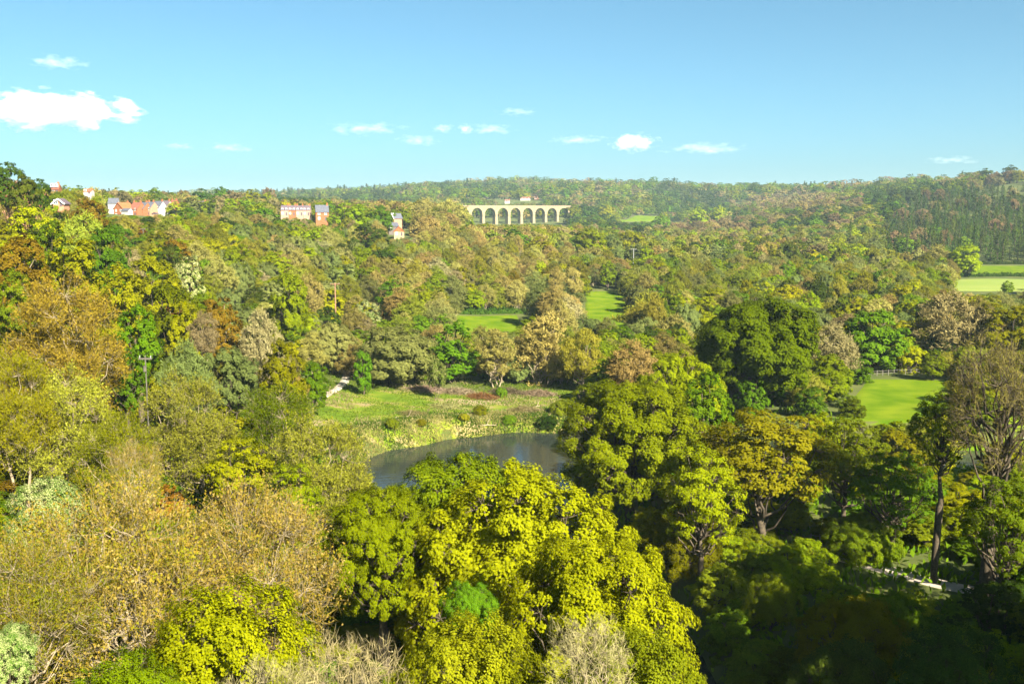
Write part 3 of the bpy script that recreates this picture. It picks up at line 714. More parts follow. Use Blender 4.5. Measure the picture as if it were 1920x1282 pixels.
 ('far_round_1_olive', 'oak_tree', 1074, 382, 44, 1372, 'olive-green tree hiding the end of the viaduct'),
 ('far_round_0_dark', 'oak_tree', 1102, 378, 46, 1390, 'dark green tree in the slope wood past the viaduct end'),
 ('far_round_0_olive', 'oak_tree', 1136, 380, 48, 1400, 'broad olive tree furthest past the viaduct end'),
 ('mid_twig_0_bare', 'ash_tree', 846, 372, 70, 690, 'tall tan bare tree hiding the start of the viaduct'),
 ('mid_twig_1_bare', 'ash_tree', 800, 374, 80, 720, 'broad tan bare tree on the brow before the viaduct'),
 ('mid_round_1_olive', 'oak_tree', 868, 392, 46, 700, 'olive oak touching the first visible viaduct arch'),
 ('mid_round_2_oak', 'oak_tree', 905, 414, 60, 660, 'yellow-green oak under the first visible viaduct arches'),
]
placed = []
for key, name, px, yt, wp, D, label in HAND:
    if key not in PROTO:
        lod, fam, v, kd = key.split('_'); recolour(key, '%s_%s_%s' % (lod, fam, v), KIND[kd][0], KIND[kd][1])
    dx, dz = ray(px, yt)
    x, y = dx * D, D; z = H1(x, y); W = wp * D / FPX; H = EYE + dz * D - z
    if river_dist(np.array([x]), np.array([y]))[0] < .5: print('IN RIVER', name, px, yt, D)
    if H < 3.0 or H > 34: print('HAND', name, px, yt, D, 'ground %.1f H %.1f W %.1f' % (z, H, W))
    H = min(max(H, 3.0), 34)
    put_tree(key, name, x, y, z, H, W, rs.rand() * 6.28, label, 'bush' if 'bush' in name else 'tree', tallest=1.3 if D < 150 else 1.45 if D < 185 else 1.9)
    placed.append((x, y, W / 2, H, D, px))
# unseen trees added outside the frame, on the right bank, to shade the gorge
for i, (x, y, H, W, k) in enumerate([(46, 57, 24, 16, 'near_olive'), (40, 42, 25, 16, 'near_oak_0'), (37, 27, 24, 15, 'near_olive'), (50, 32, 25, 17, 'near_oak_0'), (30, 10, 24, 14, 'near_oak_1')]):
    put_tree(k, 'oak_tree', x, y, H1(x, y), H, W, i * 1.3, 'unseen tall oak added outside the frame for shade, %s along from the gorge' % ('first', 'second', 'third', 'fourth', 'fifth', 'sixth', 'seventh', 'eighth', 'ninth', 'tenth')[i], 'tree', 'unseen oaks added for shade outside the frame')
    placed.append((x, y, W / 2, H, y, 9999))

# ------------------------------------------------------------------ filler trees
CLEAR = [  # px0, px1, y0, y1, depth of what must stay in view
 (866, 1058, 384, 419, 1480), (205, 336, 376, 401, 640), (340, 402, 383, 397, 640), (525, 578, 384, 405, 690), (590, 617, 387, 415, 640), (728, 764, 418, 443, 640),
 (1800, 1925, 494, 545, 640), (700, 872, 384, 400, 0), (872, 966, 589, 608, 330), (1102, 1168, 545, 582, 390), (1618, 1735, 704, 740, 205), (600, 1070, 722, 900, 205), (640, 668, 665, 725, 205),
 (1630, 1770, 1045, 1100, 108), (1170, 1280, 400, 414, 1500), (1835, 1925, 335, 345, 1300), (1745, 1800, 338, 345, 1300), (1160, 1200, 466, 480, 520), (105, 120, 374, 379, 325), (159, 171, 354, 359, 470),
 (878, 890, 363, 369, 1850), (908, 920, 364, 371, 1850), (936, 960, 362, 380, 1850), (976, 1011, 367, 377, 1850), (1375, 1450, 384, 391, 1300), (590, 668, 700, 752, 205), (690, 1060, 800, 900, 190), (618, 636, 530, 600, 270), (262, 280, 665, 742, 112), (1640, 1760, 690, 706, 206),
]
def blocked(px, y0, y1, hw, D):
    for a, b_, c, d, dd in CLEAR:
        if D < dd and px + hw > a and px - hw < b_ and y0 < d and y1 > c: return True
    return False
def zone(px, D):
    if D < 260:
        if px < 420: return [('olive', 2), ('oak', 3), ('green', 2), ('copper', .6), ('haze', 2), ('bare', .7), ('bloom', .25), ('dark', .5)]
        if px < 700: return [('oak', 2.5), ('green', 1.5), ('willow', 2), ('haze', 1), ('bare', 1), ('pale', .7), ('bloom', .4), ('dark', .5)]
        if px < 1100: return [('willow', 1), ('bare', 2.5), ('haze', 1), ('tall', 1), ('green', .8)]
        return [('olive', 2), ('oak', 2.5), ('green', 2), ('haze', 1), ('bare', 1.3), ('dark', .8), ('lime', .5)]
    if D < 560:
        if px < 420: return [('oak', 2.5), ('green', 2), ('olive', 1.2), ('haze', 1.5), ('bare', 1.5), ('bloom', .25), ('copper', .5), ('dark', .5)]
        if px < 680: return [('willow', 2.4), ('green', 1.8), ('oak', 2.2), ('bare', 1.3), ('haze', 1), ('bloom', .3), ('dark', .4), ('pale', .4)]
        if px < 1080: return [('bare', 4.6), ('pale', .4), ('haze', 2.6), ('oak', 1.8), ('green', .9), ('rust', .12), ('willow', 1.0), ('sage', 1.0), ('baretall', 1)]
        return [('bare', 2.0), ('sage', 2.2), ('haze', 2.8), ('oak', 2.4), ('green', 1.6), ('pink', .12), ('willow', 1.5), ('dark', .25), ('olive', .8)]
    if D < 960:
        if px < 700: return [('green', 2), ('oak', 2), ('olive', 1), ('bare', 1.2), ('willow', .7), ('dark', .9), ('pink', .5)]
        if px < 1080: return [('bare', 3.5), ('oak', 2), ('haze', 1), ('green', 1), ('pink', .5)]
        if px > 1660: return [('spruce', 9), ('pink', .5), ('green', .5)]
        return [('olive', 1.5), ('bare', 1.4), ('sage', 1.6), ('green', 1.8), ('pink', .6), ('dark', .8), ('haze', 1.2), ('oak', 1.2)]
    if px > 1690 and D < 1230: return [('spruce', 9), ('pink', .3), ('dark', .6)]
    patch = math.sin(px / 47. + D / 210.) + math.sin(px / 83. - D / 330. + 1)
    if patch < -.55: return [('dark', 4), ('green', 1.5), ('spruce', 1), ('olive', .6)]  # dark kinds massed in patches stand in for shadow on the far hills
    if px > 1250 and patch > .75: return [('pink', 4), ('bare', 2), ('olive', .6)]
    if px > 1250: return [('pink', 1.4), ('bare', 1.0), ('green', 2.2), ('dark', 1.0), ('olive', 1.6)]
    if px < 760: return [('green', 2.2), ('dark', 1.6), ('olive', 1.2), ('pink', .5), ('spruce', .7)]
    return [('green', 2.8), ('pink', 1.2), ('dark', 1.0), ('olive', 1.6), ('bare', .7), ('spruce', .3)]
fr = np.random.RandomState(11)
cand = []
PX_, PY_ = np.array([p[0] for p in placed]), np.array([p[1] for p in placed]); PR_ = np.array([p[2] for p in placed])
def scatter(D0, D1, sp, lim):
    ys = np.arange(D0, D1, sp)
    for y in ys:
        xm = .66 * y + lim
        for x in np.arange(-xm, xm, sp):
            xx = x + fr.uniform(-.45, .45) * sp; yy = y + fr.uniform(-.45, .45) * sp
            yield xx, yy
FIELD_POLY = [(np.array([G(1600, 800)[:2], G(1800, 800)[:2], G(1770, 704)[:2], G(1612, 704)[:2]])), (np.array([G(560, 850)[:2], G(1090, 850)[:2], G(1085, 724)[:2], G(600, 724)[:2]])),
              (np.array([G(860, 660)[:2], G(985, 660)[:2], G(972, 589)[:2], G(850, 589)[:2]])), (np.array([G(1095, 640)[:2], G(1180, 640)[:2], G(1180, 545)[:2], G(1095, 545)[:2]])),
              (np.array([G(1790, 545)[:2], G(2000, 545)[:2], G(2000, 496)[:2], G(1820, 496)[:2]]))]
FIELD_POLY += [np.array([q[0][0][:2], q[0][1][:2], q[1][1][:2], q[1][0][:2]]) for q in FAR_FIELDS]
def inpoly(x, y, P):
    c = False; j = len(P) - 1
    for i in range(len(P)):
        if (P[i][1] > y) != (P[j][1] > y) and x < (P[j][0] - P[i][0]) * (y - P[i][1]) / (P[j][1] - P[i][1]) + P[i][0]: c = not c
        j = i
    return c
pts = []
for args in ((44, 112, 4.4, 10), (112, 130, 5.5, 14), (130, 260, 6.5, 25), (260, 520, 8.5, 40), (520, 960, 11, 60), (960, 1800, 17, 90), (1800, 4300, 30, 200)):
    pts += [(x, y, args[2]) for x, y in scatter(*args)]
PA = np.array(pts)
RD = river_dist(PA[:, 0], PA[:, 1]); PZ = height(PA[:, 0], PA[:, 1])
for (x, y, sp), rd, z in zip(pts, RD, PZ):
    if rd < (0.0 if y < 112 else 2.0): continue
    px = 960 + FPX * x / (y * CP - (z - EYE) * SP)
    near = np.hypot(PX_ - x, PY_ - y)
    if y < 260 and (near < PR_ * .55).any(): continue
    if y > 260 and (near < PR_ * .8).any(): continue
    zn = zone(px, y); ks = [k for k, _ in zn]; wts = np.array([v for _, v in zn]); k = ks[fr.choice(len(ks), p=wts / wts.sum())]
    q = fr.rand()
    if y < 112:   H, W = fr.uniform(2.5, 5.5), fr.uniform(4.5, 7.5)
    elif y < 130: H, W = fr.uniform(2.2, 4.5), fr.uniform(4, 6.5)
    elif y < 260: H, W = fr.uniform(5, 9.5), fr.uniform(6, 9)
    elif y < 520: H, W = fr.uniform(7, 14), fr.uniform(7.5, 12.5)
    elif y < 960: H, W = fr.uniform(9, 16), fr.uniform(9, 15)
    elif y < 1800: H, W = fr.uniform(11, 18), fr.uniform(13, 21)
    else: H, W = fr.uniform(11, 25), fr.uniform(18, 34)
    if k in ('baretall', 'tall'): W *= .65; H *= 1.2
    if k == 'spruce': W *= .66; H *= 1.12
    if k == 'bloom': H *= .65; W *= .7
    if y < 130 and k in ('bare', 'haze', 'pale', 'rust', 'sage', 'baretall', 'tall'): k = 'green' if fr.rand() < .6 else 'olive'
    if any(inpoly(x, y, P) for P in FIELD_POLY): continue
    ok = True
    for shrink in (1.0, .7, .5):
        _, y1 = project(x, y, z); _, y0 = project(x, y, z + H * shrink); hw = W * shrink / 2 * FPX / y
        if not blocked(px, y0, y1, hw, y): ok = True; break
        ok = False
    if not ok: continue
    H *= shrink; W *= max(shrink, .6)
    cand.append(dict(x=x, y=y, z=z, H=H, W=W, k=k, px=px, y0=y0, y1=y1, hw=hw))
# how much of each can be seen: front-to-back over a coarse picture grid
mask = np.zeros((642, 960), bool)
def see(px, y0, y1, hw, paint=.82):
    cx, cy, rx, ry = px / 2, (y0 + y1) / 4, max(hw / 2 * .9, .5), max((y1 - y0) / 4, .5)
    a, b_, c, d = int(max(0, cx - rx)), int(min(960, cx + rx + 1)), int(max(0, cy - ry)), int(min(642, cy + ry + 1))
    if a >= b_ or c >= d: return 0
    yy, xx = np.mgrid[c:d, a:b_]
    e = ((xx - cx) / rx) ** 2 + ((yy - cy) / ry) ** 2 < 1
    sub = mask[c:d, a:b_]; n = int((e & ~sub).sum()); sub |= e
    return n
allv = [(D, px, project(x, y, H1(x, y) + H)[1], project(x, y, H1(x, y))[1], r * FPX / D, None) for (x, y, r, H, D, px) in placed if px < 5000]
allv += [(c['y'], c['px'], c['y0'], c['y1'], c['hw'], c) for c in cand]
allv.sort(key=lambda t_: t_[0])
for D, px, y0, y1, hw, c in allv:
    n = see(px, y0, y1, hw)
    if c is not None: c['n'] = n
vis = sorted([c for c in cand if c['n'] > 12 and c['y'] < 1300], key=lambda c: -c['n'])[:360]
for c in vis: c['single'] = True
print('fill candidates', len(cand), 'singles', len(vis), 'smallest', vis[-1]['n'] if vis else None)
LAND = [(1440, 104, 'the sparse golden oak'), (1590, 108, 'the see-through alder'), (1880, 88, 'the tall nearly bare ash'), (1775, 92, 'the ivy-wrapped trunk'), (1700, 98, 'the farm track'), (1185, 120, 'the pond oak'), (985, 68, 'the huge foreground oak'), (345, 106, 'the broad tan birch'), (598, 98, 'the pale-trunked birch'), (205, 57, 'the orange cherry'), (1580, 66, 'the dark olive thicket'), (1800, 56, 'the shaded corner holly'), (1448, 84, 'the sunlit maple shrub'), (1275, 146, 'the spreading yellow-olive oak'),
        (250, 130, 'the vivid green sycamore'), (110, 118, 'the rust-coloured beech'), (545, 225, 'the lone lime-yellow tree'), (742, 204, 'the wide grey-green willow'), (1430, 182, 'the great dome oak'),
        (60, 195, 'the skyline pines'), (195, 205, 'the slope sycamore'), (270, 640, 'the terraced houses'), (395, 400, 'the domed tan tree'), (500, 520, 'the round green oak'), (600, 640, 'the slate-roofed brick house'),
        (695, 430, 'the dark evergreens'), (748, 640, 'the red-gabled house'), (960, 560, 'the viaduct arches'), (1030, 700, 'the viaduct end'), (915, 330, 'the small square field'), (1135, 390, 'the long green field'),
        (1225, 325, 'the broad mustard willow'), (1188, 520, 'the white pole'), (1492, 520, 'the dark rounded evergreen'), (1596, 720, 'the conifer spire'), (1812, 520, 'the tall golden-green oak'),
        (1870, 600, 'the far pasture'), (1680, 205, 'the bright field'), (628, 270, 'the brown wooden pole'), (1620, 330, 'the pale bare tree'), (1800, 330, 'the ivy-clad oak'), (1330, 420, 'the great dome oak'),
        (820, 420, 'the pale bare wood'), (340, 235, 'the cream hawthorn'), (430, 136, 'the sage willow'), (1020, 214, 'the bare poplar clump'), (1240, 1150, 'the hillside field'), (1780, 1000, 'the spruce plantation'),
        (1420, 1450, 'the red-roofed farmhouse'), (1320, 560, 'the shadowed wood')]
LOOK = {'oak': 'yellow-green leafy oak', 'lime': 'bright lime-green tree', 'olive': 'olive-green oak', 'green': 'fresh green leafy tree', 'dark': 'dark green evergreen', 'gold': 'golden leafy oak',
        'copper': 'rust-brown beech', 'bloom': 'white-flowering hawthorn', 'willow': 'grey-green willow', 'bare': 'bare tan ash', 'pink': 'bare brown-pink ash', 'haze': 'mustard budding birch', 'baretall': 'tall thin bare poplar',
        'tall': 'upright green alder', 'talloak': 'upright yellow-green alder', 'rust': 'rusty budding beech', 'spruce': 'pointed dark spruce', 'pale': 'pale silvery bare tree', 'sage': 'sage-tinted twiggy willow', 'pine': 'dark pine'}
made = {}
for c in sorted(vis, key=lambda c: c['y']):
    best = min(LAND, key=lambda L: ((L[0] - c['px']) / 90.) ** 2 + (math.log(L[1] / c['y']) / .22) ** 2)
    dpx = c['px'] - best[0]; dl = math.log(c['y'] / best[1])
    rel = 'close beside' if abs(dl) < .10 and abs(dpx) < 60 else ('well beyond' if dl > .3 else 'just beyond' if dl > .06 else 'well in front of' if dl < -.3 else 'just in front of' if dl < -.06 else 'a little way along from')
    size = 'tall' if c['H'] > 12.5 else 'low' if c['H'] < 7 else 'broad' if c['W'] > c['H'] * 1.05 else 'medium-sized'
    c['lab'] = ('%s %s %s %s' % (size, LOOK[c['k']], rel, best[2])).replace('tall tall', 'very tall')
    made.setdefault(c['lab'], []).append(c)
for lab, cs in made.items():
    if len(cs) > 1:
        # split alike ones by where they stand along the view
        cs.sort(key=lambda c: c['px'])
        if len(lab.split()) > 11: lab = ' '.join(lab.split()[1:])
        if len(cs) == 2:
            cs[0]['lab'] = lab + ', the one further left'; cs[1]['lab'] = lab + ', the one further right'
        elif len(cs) == 3:
            for c, s_ in zip(cs, ('leftmost', 'middle', 'rightmost')): c['lab'] = lab + ', %s of three' % s_
def lod(D): return 'mid' if D < 520 else 'far' if D < 1400 else 'vfar'
cnt = 0
for i, c in enumerate(vis):
    key = variant(c['k'], lod(c['y']), i)
    put_tree(key, NAME[c['k']], c['x'], c['y'], c['z'], c['H'], c['W'], fr.rand() * 6.28, c['lab'], 'tree', 'trees of the valley woods', tallest=1.8)
# the remaining, mostly hidden or tiny trees are masses of woodland
WOODMESH = {}
def woodland(name, cs):
    keys = sorted(set(c['key'] for c in cs))
    holder = bpy.data.collections.new(name + '_kinds')
    for i, k in enumerate(keys):
        p = PROTO[k]; (wv, cv) = p['raw']
        V = np.concatenate([wv[0], cv[0]]); F = np.concatenate([wv[1], cv[1] + len(wv[0])])
        mi = np.concatenate([np.zeros(len(wv[1])), np.ones(len(cv[1]))])
        if p['key'] not in WOODMESH: WOODMESH[p['key']] = np_mesh(p['key'] + '_whole', V, F, [M[p['mats'][0]], M[p['mats'][1]]], mi)
        o = bpy.data.objects.new('wood_kind_%03d' % i, WOODMESH[p['key']]); holder.objects.link(o)
        for q in (0, 1): o.material_slots[q].link = 'OBJECT'; o.material_slots[q].material = M[p['mats'][q]]
    me = bpy.data.meshes.new(name); n = len(cs)
    me.vertices.add(n); me.vertices.foreach_set('co', np.array([(c['x'], c['y'], c['z'] - .2) for c in cs], np.float32).ravel())
    a = me.attributes.new('pick', 'INT', 'POINT'); a.data.foreach_set('value', np.array([keys.index(c['key']) for c in cs], np.int32))
    a = me.attributes.new('size', 'FLOAT_VECTOR', 'POINT'); a.data.foreach_set('vector', np.array([(c['W'] / PROTO[c['key']]['W'],) * 2 + (c['H'] / PROTO[c['key']]['H'],) for c in cs], np.float32).ravel())
    a = me.attributes.new('turn', 'FLOAT_VECTOR', 'POINT'); a.data.foreach_set('vector', np.array([(0, 0, fr.rand() * 6.28) for c in cs], np.float32).ravel())
    o = link(bpy.data.objects.new(name, me)); tag(o, kind='stuff')
    g = bpy.data.node_groups.new(name, 'GeometryNodeTree')
    g.interface.new_socket('Geometry', in_out='INPUT', socket_type='NodeSocketGeometry'); g.interface.new_socket('Geometry', in_out='OUTPUT', socket_type='NodeSocketGeometry')
    gi = g.nodes.new('NodeGroupInput'); go = g.nodes.new('NodeGroupOutput'); ip = g.nodes.new('GeometryNodeInstanceOnPoints')
    ci = g.nodes.new('GeometryNodeCollectionInfo'); ci.inputs[0].default_value = holder; ci.inputs['Separate Children'].default_value = True; ci.inputs['Reset Children'].default_value = True
    def attr(nm, ty):
        q_ = g.nodes.new('GeometryNodeInputNamedAttribute'); q_.data_type = ty; q_.inputs[0].default_value = nm; return next(s_ for s_ in q_.outputs if s_.enabled and s_.name == 'Attribute')
    L_ = g.links.new
    L_(gi.outputs[0], ip.inputs['Points']); L_(ci.outputs[0], ip.inputs['Instance']); ip.inputs['Pick Instance'].default_value = True
    L_(attr('pick', 'INT'), ip.inputs['Instance Index']); L_(attr('size', 'FLOAT_VECTOR'), ip.inputs['Scale']); L_(attr('turn', 'FLOAT_VECTOR'), ip.inputs['Rotation'])
    L_(ip.outputs[0], go.inputs[0])
    md = o.modifiers.new('woodland', 'NODES'); md.node_group = g
    return o
rest = [c for c in cand if not c.get('single')]
for i, c in enumerate(rest):
    c['key'] = variant(c['k'], lod(c['y']), i)
woodland('woodland', [c for c in rest if c['y'] < 960])
woodland('hillside_woodland', [c for c in rest if c['y'] >= 960])
# ------------------------------------------------------------------ viaduct
M['stone'] = plain('sandstone', (.140, .110, .066), (.205, .162, .098), .35, .9, .25)
M['stone2'] = plain('pale_sandstone', (.18, .142, .085), (.24, .19, .118), .5, .9, .2)
M['coping'] = plain('weathered_coping', (.17, .115, .085), (.24, .17, .12), .6, .9, .2)
VP, VR, VS, VT = 21.0, 8.6, 35.3, 46.0          # arch pitch, arch radius, springing height, deck height
VTH = 3.5                                        # half thickness
vx, vy = ray(964, 400)[0] * 1400, 1400
via = empty('railway_viaduct', (vx, vy, 0), R(34))
tag(via, 'long sandstone railway viaduct with a row of tall round arches across the valley', 'viaduct')
def arch_mesh():
    mb = MB(); n = 14; h = VP / 2
    xs = [-h] + [VR * -math.cos(math.pi * i / n) for i in range(n + 1)] + [h]
    zs = [VS] + [VS + VR * math.sin(math.pi * i / n) for i in range(n + 1)] + [VS]
    for y, flip in ((-VTH, 0), (VTH, 1)):
        for i in range(len(xs) - 1):
            V = [(xs[i], y, zs[i]), (xs[i + 1], y, zs[i + 1]), (xs[i + 1], y, VT - .3), (xs[i], y, VT - .3)]
            mb.add(V, [(0, 1, 2, 3) if not flip else (3, 2, 1, 0)])
    for i in range(len(xs) - 1):
        mb.add([(xs[i], -VTH, zs[i]), (xs[i], VTH, zs[i]), (xs[i + 1], VTH, zs[i + 1]), (xs[i + 1], -VTH, zs[i + 1])], [(0, 1, 2, 3)])
    mb.add([(-h, -VTH, VT - .3), (h, -VTH, VT - .3), (h, VTH, VT - .3), (-h, VTH, VT - .3)], [(0, 1, 2, 3)])
    return mb
def ring_mesh():
    mb = MB(); n = 14
    for i in range(n):
        a0, a1 = math.pi * i / n, math.pi * (i + 1) / n - .02
        P = [(-(VR + d) * math.cos(a), VS + (VR + d) * math.sin(a)) for a, d in ((a0, -.05), (a1, -.05), (a1, 1.0), (a0, 1.0))]
        V = [(x, -VTH - .18, z) for x, z in P] + [(x, -VTH + .4, z) for x, z in P]
        mb.add(V, [(3, 2, 1, 0), (4, 5, 6, 7), (0, 1, 5, 4), (1, 2, 6, 5), (2, 3, 7, 6), (3, 0, 4, 7)])
    return mb
def pier_mesh():
    mb = MB(); a, b_ = VP / 2 - VR - .05, 3.1
    V = []
    for z, e, th in ((VS - .9, 0, VTH - .1), (-6, b_ - a, VTH + 1.2)):
        V += [(-a - e, -th, z), (a + e, -th, z), (a + e, th, z), (-a - e, th, z)]
    return mb.add(V, [(0, 1, 2, 3), (7, 6, 5, 4), (4, 5, 1, 0), (5, 6, 2, 1), (6, 7, 3, 2), (7, 4, 0, 3)])
am = rm = pm = cm_ = None
for k in range(-5, 5):
    x0 = k * VP
    if am is None:
        a_o = arch_mesh().build('arch', M['stone'], via); am = a_o.data
        r_o = ring_mesh().build('voussoir_ring', M['stone2'], a_o); rm = r_o.data
        p_o = pier_mesh().build('pier', M['stone'], via); pm = p_o.data
        c_o = MB().box(-2.35, 2.35, -VTH - .35, VTH + .35, VS - .9, VS).build('impost', M['stone2'], p_o); cm_ = c_o.data
    else:
        a_o = link(bpy.data.objects.new('arch', am), via); r_o = link(bpy.data.objects.new('voussoir_ring', rm), a_o)
        p_o = link(bpy.data.objects.new('pier', pm), via); c_o = link(bpy.data.objects.new('impost', cm_), p_o)
    a_o.location.x = x0; p_o.location.x = x0 - VP / 2
MB().box(-5.5 * VP, 4.6 * VP, -VTH - .4, VTH + .4, VT - .298, VT + .1).build('string_course', M['stone2'], via)
MB().box(-5.5 * VP, 4.6 * VP, -VTH - .1, -VTH + .5, VT + .102, VT + .95).build('parapet', M['coping'], via)
MB().box(-5.5 * VP, 4.6 * VP, VTH - .5, VTH + .1, VT + .102, VT + .95).build('parapet', M['coping'], via)

# ------------------------------------------------------------------ houses
M['brick'] = plain('orange_brick', (.165, .060, .024), (.22, .084, .036), 1.2, .9, .2)
M['brick2'] = plain('brown_brick', (.27, .12, .07), (.36, .17, .10), 1.2, .9, .2)
M['render'] = plain('white_render', (.29, .27, .245), (.36, .34, .31), .4, .9)
M['cream'] = plain('cream_render', (.22, .17, .095), (.28, .22, .13), .4, .9)
M['pinkish'] = plain('pinkish_render', (.22, .135, .10), (.28, .18, .14), .4, .9)
M['slate'] = plain('slate_roof', (.045, .050, .066), (.08, .082, .10), 1.4, .7, .3)
M['tile'] = plain('red_tile_roof', (.12, .042, .027), (.165, .062, .04), 1.4, .85, .3)
M['otile'] = plain('orange_tile_roof', (.20, .060, .022), (.26, .085, .032), 1.4, .85, .3)
M['mauve'] = plain('purple_slate_roof', (.062, .046, .058), (.095, .072, .085), 1.4, .75, .3)
M['glass'] = plain('window_glass', (.03, .04, .05), (.05, .06, .07), 1, .1, 0, .6)
M['frame'] = plain('white_frame', (.70, .70, .68), (.75, .75, .73), 1, .6)
M['timber'] = plain('weathered_timber', (.07, .06, .05), (.11, .09, .075), 2, .9, .3)
M['door'] = plain('dark_door', (.05, .04, .05), (.08, .06, .07), 1, .6)
WIN = None
def house(px, yb, D, w_, d_, hw, hr, rot, wall, roof, label, group, gable=False, chim=1, nw=2, floors=2, barge=False, porch=False):
    """gable=True: the ridge runs away from the front, so that a triangular gable faces the viewer"""
    global WIN
    if D > 1350: D = min(max(G(px, yb)[1], 1350), 2500)
    dx, dz = ray(px, yb); x, y, z = dx * D, D, EYE + dz * D
    h = empty('brick_house' if 'brick' in wall else 'rendered_house', (x, y, z), R(rot)); tag(h, label, 'house', group)
    X, Y = w_ / 2, d_ / 2
    mb = MB()
    if gable:
        V = [(-X, -Y, -6), (X, -Y, -6), (X, -Y, hw), (0, -Y, hw + hr), (-X, -Y, hw), (-X, Y, -6), (X, Y, -6), (X, Y, hw), (0, Y, hw + hr), (-X, Y, hw)]
        mb.add(V, [(0, 1, 2, 3, 4), (9, 8, 7, 6, 5), (1, 6, 7, 2), (5, 0, 4, 9)])
        rf = MB(); o = .45; t = .22
        for s in (-1, 1):
            e = (s * (X + o), hw - hr * o / X)
            P = [(0, hw + hr + .03), (e[0], e[1] + .03), (e[0], e[1] + t), (0, hw + hr + t + .1)]
            V = [(p[0], -Y - o, p[1]) for p in P] + [(p[0], Y + o, p[1]) for p in P]
            F = [(0, 1, 2, 3), (7, 6, 5, 4), (0, 4, 5, 1), (1, 5, 6, 2), (2, 6, 7, 3)]
            rf.add(V, F if s < 0 else [f[::-1] for f in F])
    else:
        V = [(-X, -Y, -6), (-X, Y, -6), (-X, Y, hw), (-X, 0, hw + hr), (-X, -Y, hw), (X, -Y, -6), (X, Y, -6), (X, Y, hw), (X, 0, hw + hr), (X, -Y, hw)]
        mb.add(V, [(0, 4, 3, 2, 1), (5, 6, 7, 8, 9), (0, 5, 9, 4), (1, 2, 7, 6)])
        rf = MB(); o = .12; t = .22
        for s in (-1, 1):
            e = (s * (Y + .4), hw - hr * .4 / Y)
            P = [(0, hw + hr + .03), (e[0], e[1] + .03), (e[0], e[1] + t), (0, hw + hr + t + .1)]
            V = [(-X - o, p[0], p[1]) for p in P] + [(X + o, p[0], p[1]) for p in P]
            F = [(3, 2, 1, 0), (4, 5, 6, 7), (1, 5, 4, 0), (2, 6, 5, 1), (3, 7, 6, 2)]
            rf.add(V, F if s < 0 else [f[::-1] for f in F])
    mb.build('wall', M[wall], h); ro = rf.build('roof', M[roof], h)
    if barge:
        bb = MB()
        for s in (-1, 1): bb.bar((0, -Y - .52, hw + hr + .12), (s * (X + .5), -Y - .52, hw - hr * .5 / X + .05), .2, n=4)
        bb.build('bargeboard', M['frame'], ro)
    for k in range(chim):
        cx, cy = ((X - .7) * (1 if k == 0 else -1), 0) if not gable else (0, (Y - 1.2) * (1 if k == 0 else -1))
        c = MB().box(cx - .45, cx + .45, cy - .4, cy + .4, hw + hr - .9, hw + hr + 1.25).build('chimney', M['brick'], ro)
        MB().bar((cx, cy, hw + hr + 1.25), (cx, cy, hw + hr + 1.75), .16, .13).build('chimney_pot', M['otile'], c)
    if WIN is None:
        f = MB()
        for a in ((-.62, .62, -.06, .06, -.72, -.6), (-.62, .62, -.06, .06, .6, .72), (-.62, -.52, -.06, .06, -.6, .6), (.52, .62, -.06, .06, -.6, .6), (-.04, .04, -.05, .05, -.6, .6)): f.box(*a)
        fo = f.build('window', M['frame'], h); po = MB().box(-.52, .52, -.02, .02, -.6, .6).build('pane', M['glass'], fo)
        WIN = (fo.data, po.data); bpy.data.objects.remove(po); bpy.data.objects.remove(fo)
    for fl in range(floors):
        for k in range(nw):
            wx = -X + w_ * (k + .5) / nw
            if fl == 0 and k == nw - 1 and nw > 1:
                d = MB().box(wx - .45, wx + .45, -Y - .06, -Y + .05, 0, 2.05).build('door', M['door'], h); continue
            f = link(bpy.data.objects.new('window', WIN[0]), h); f.location = (wx, -Y - .03, 1.4 + fl * 2.6)
            p = link(bpy.data.objects.new('pane', WIN[1]), f); 
    return h
TG_ = 'houses of the brick terrace on the hill'
DT = 620
house(214, 391, DT + 14, 6.0, 7, 3.2, 3.0, 12, 'render', 'slate', 'small white house with a grey roof left of the orange brick gable', TG_, chim=0, floors=1)
house(233, 407, DT, 7.6, 9, 5.0, 3.6, -24, 'brick', 'otile', 'big orange brick house at the near end of the terrace', TG_, gable=True, floors=2, barge=False)
house(239, 409, DT - 9, 5.4, 4, 4.4, 1.2, -24, 'render', 'slate', 'dazzling white extension in front of the big orange brick house', TG_, chim=0, nw=1, floors=1)
house(259, 405, DT + 4, 6.4, 9, 4.3, 3.8, -20, 'brick', 'tile', 'terraced brick house with a dull red roof', TG_, chim=2)
house(272, 404.5, DT + 8, 4.8, 9, 4.3, 3.8, -20, 'brick', 'slate', 'terraced brick house with a slate roof next to the dull red roof', TG_)
house(285, 403.5, DT + 12, 4.8, 9, 4.3, 3.8, -20, 'brick2', 'slate', 'darker brick terraced house beside the white gable edge', TG_, chim=2)
house(300, 402, DT + 18, 5.6, 8, 4.3, 3.8, -20, 'render', 'slate', 'white rendered terraced house with a blue-grey roof and pale gable edge', TG_, chim=1)
house(314, 401, DT + 26, 5.0, 8, 4.3, 3.8, -20, 'cream', 'mauve', 'cream house with a purple slate roof near the far end of the terrace', TG_)
house(328, 400, DT + 34, 4.6, 8, 4.3, 3.8, -20, 'brick', 'tile', 'last orange brick house of the terrace beside the dense green oak', TG_, chim=2)
LG = 'low houses behind the dense green oak'
house(352, 398, 700, 9, 8, 4.2, 2.8, -6, 'brick2', 'tile', 'low reddish-roofed house half hidden behind the dense green oak', LG, floors=1)
house(375, 398, 705, 9, 8, 4.4, 3.0, 8, 'cream', 'mauve', 'low pale house with a purple roof and an orange chimney', LG, floors=1, chim=2)
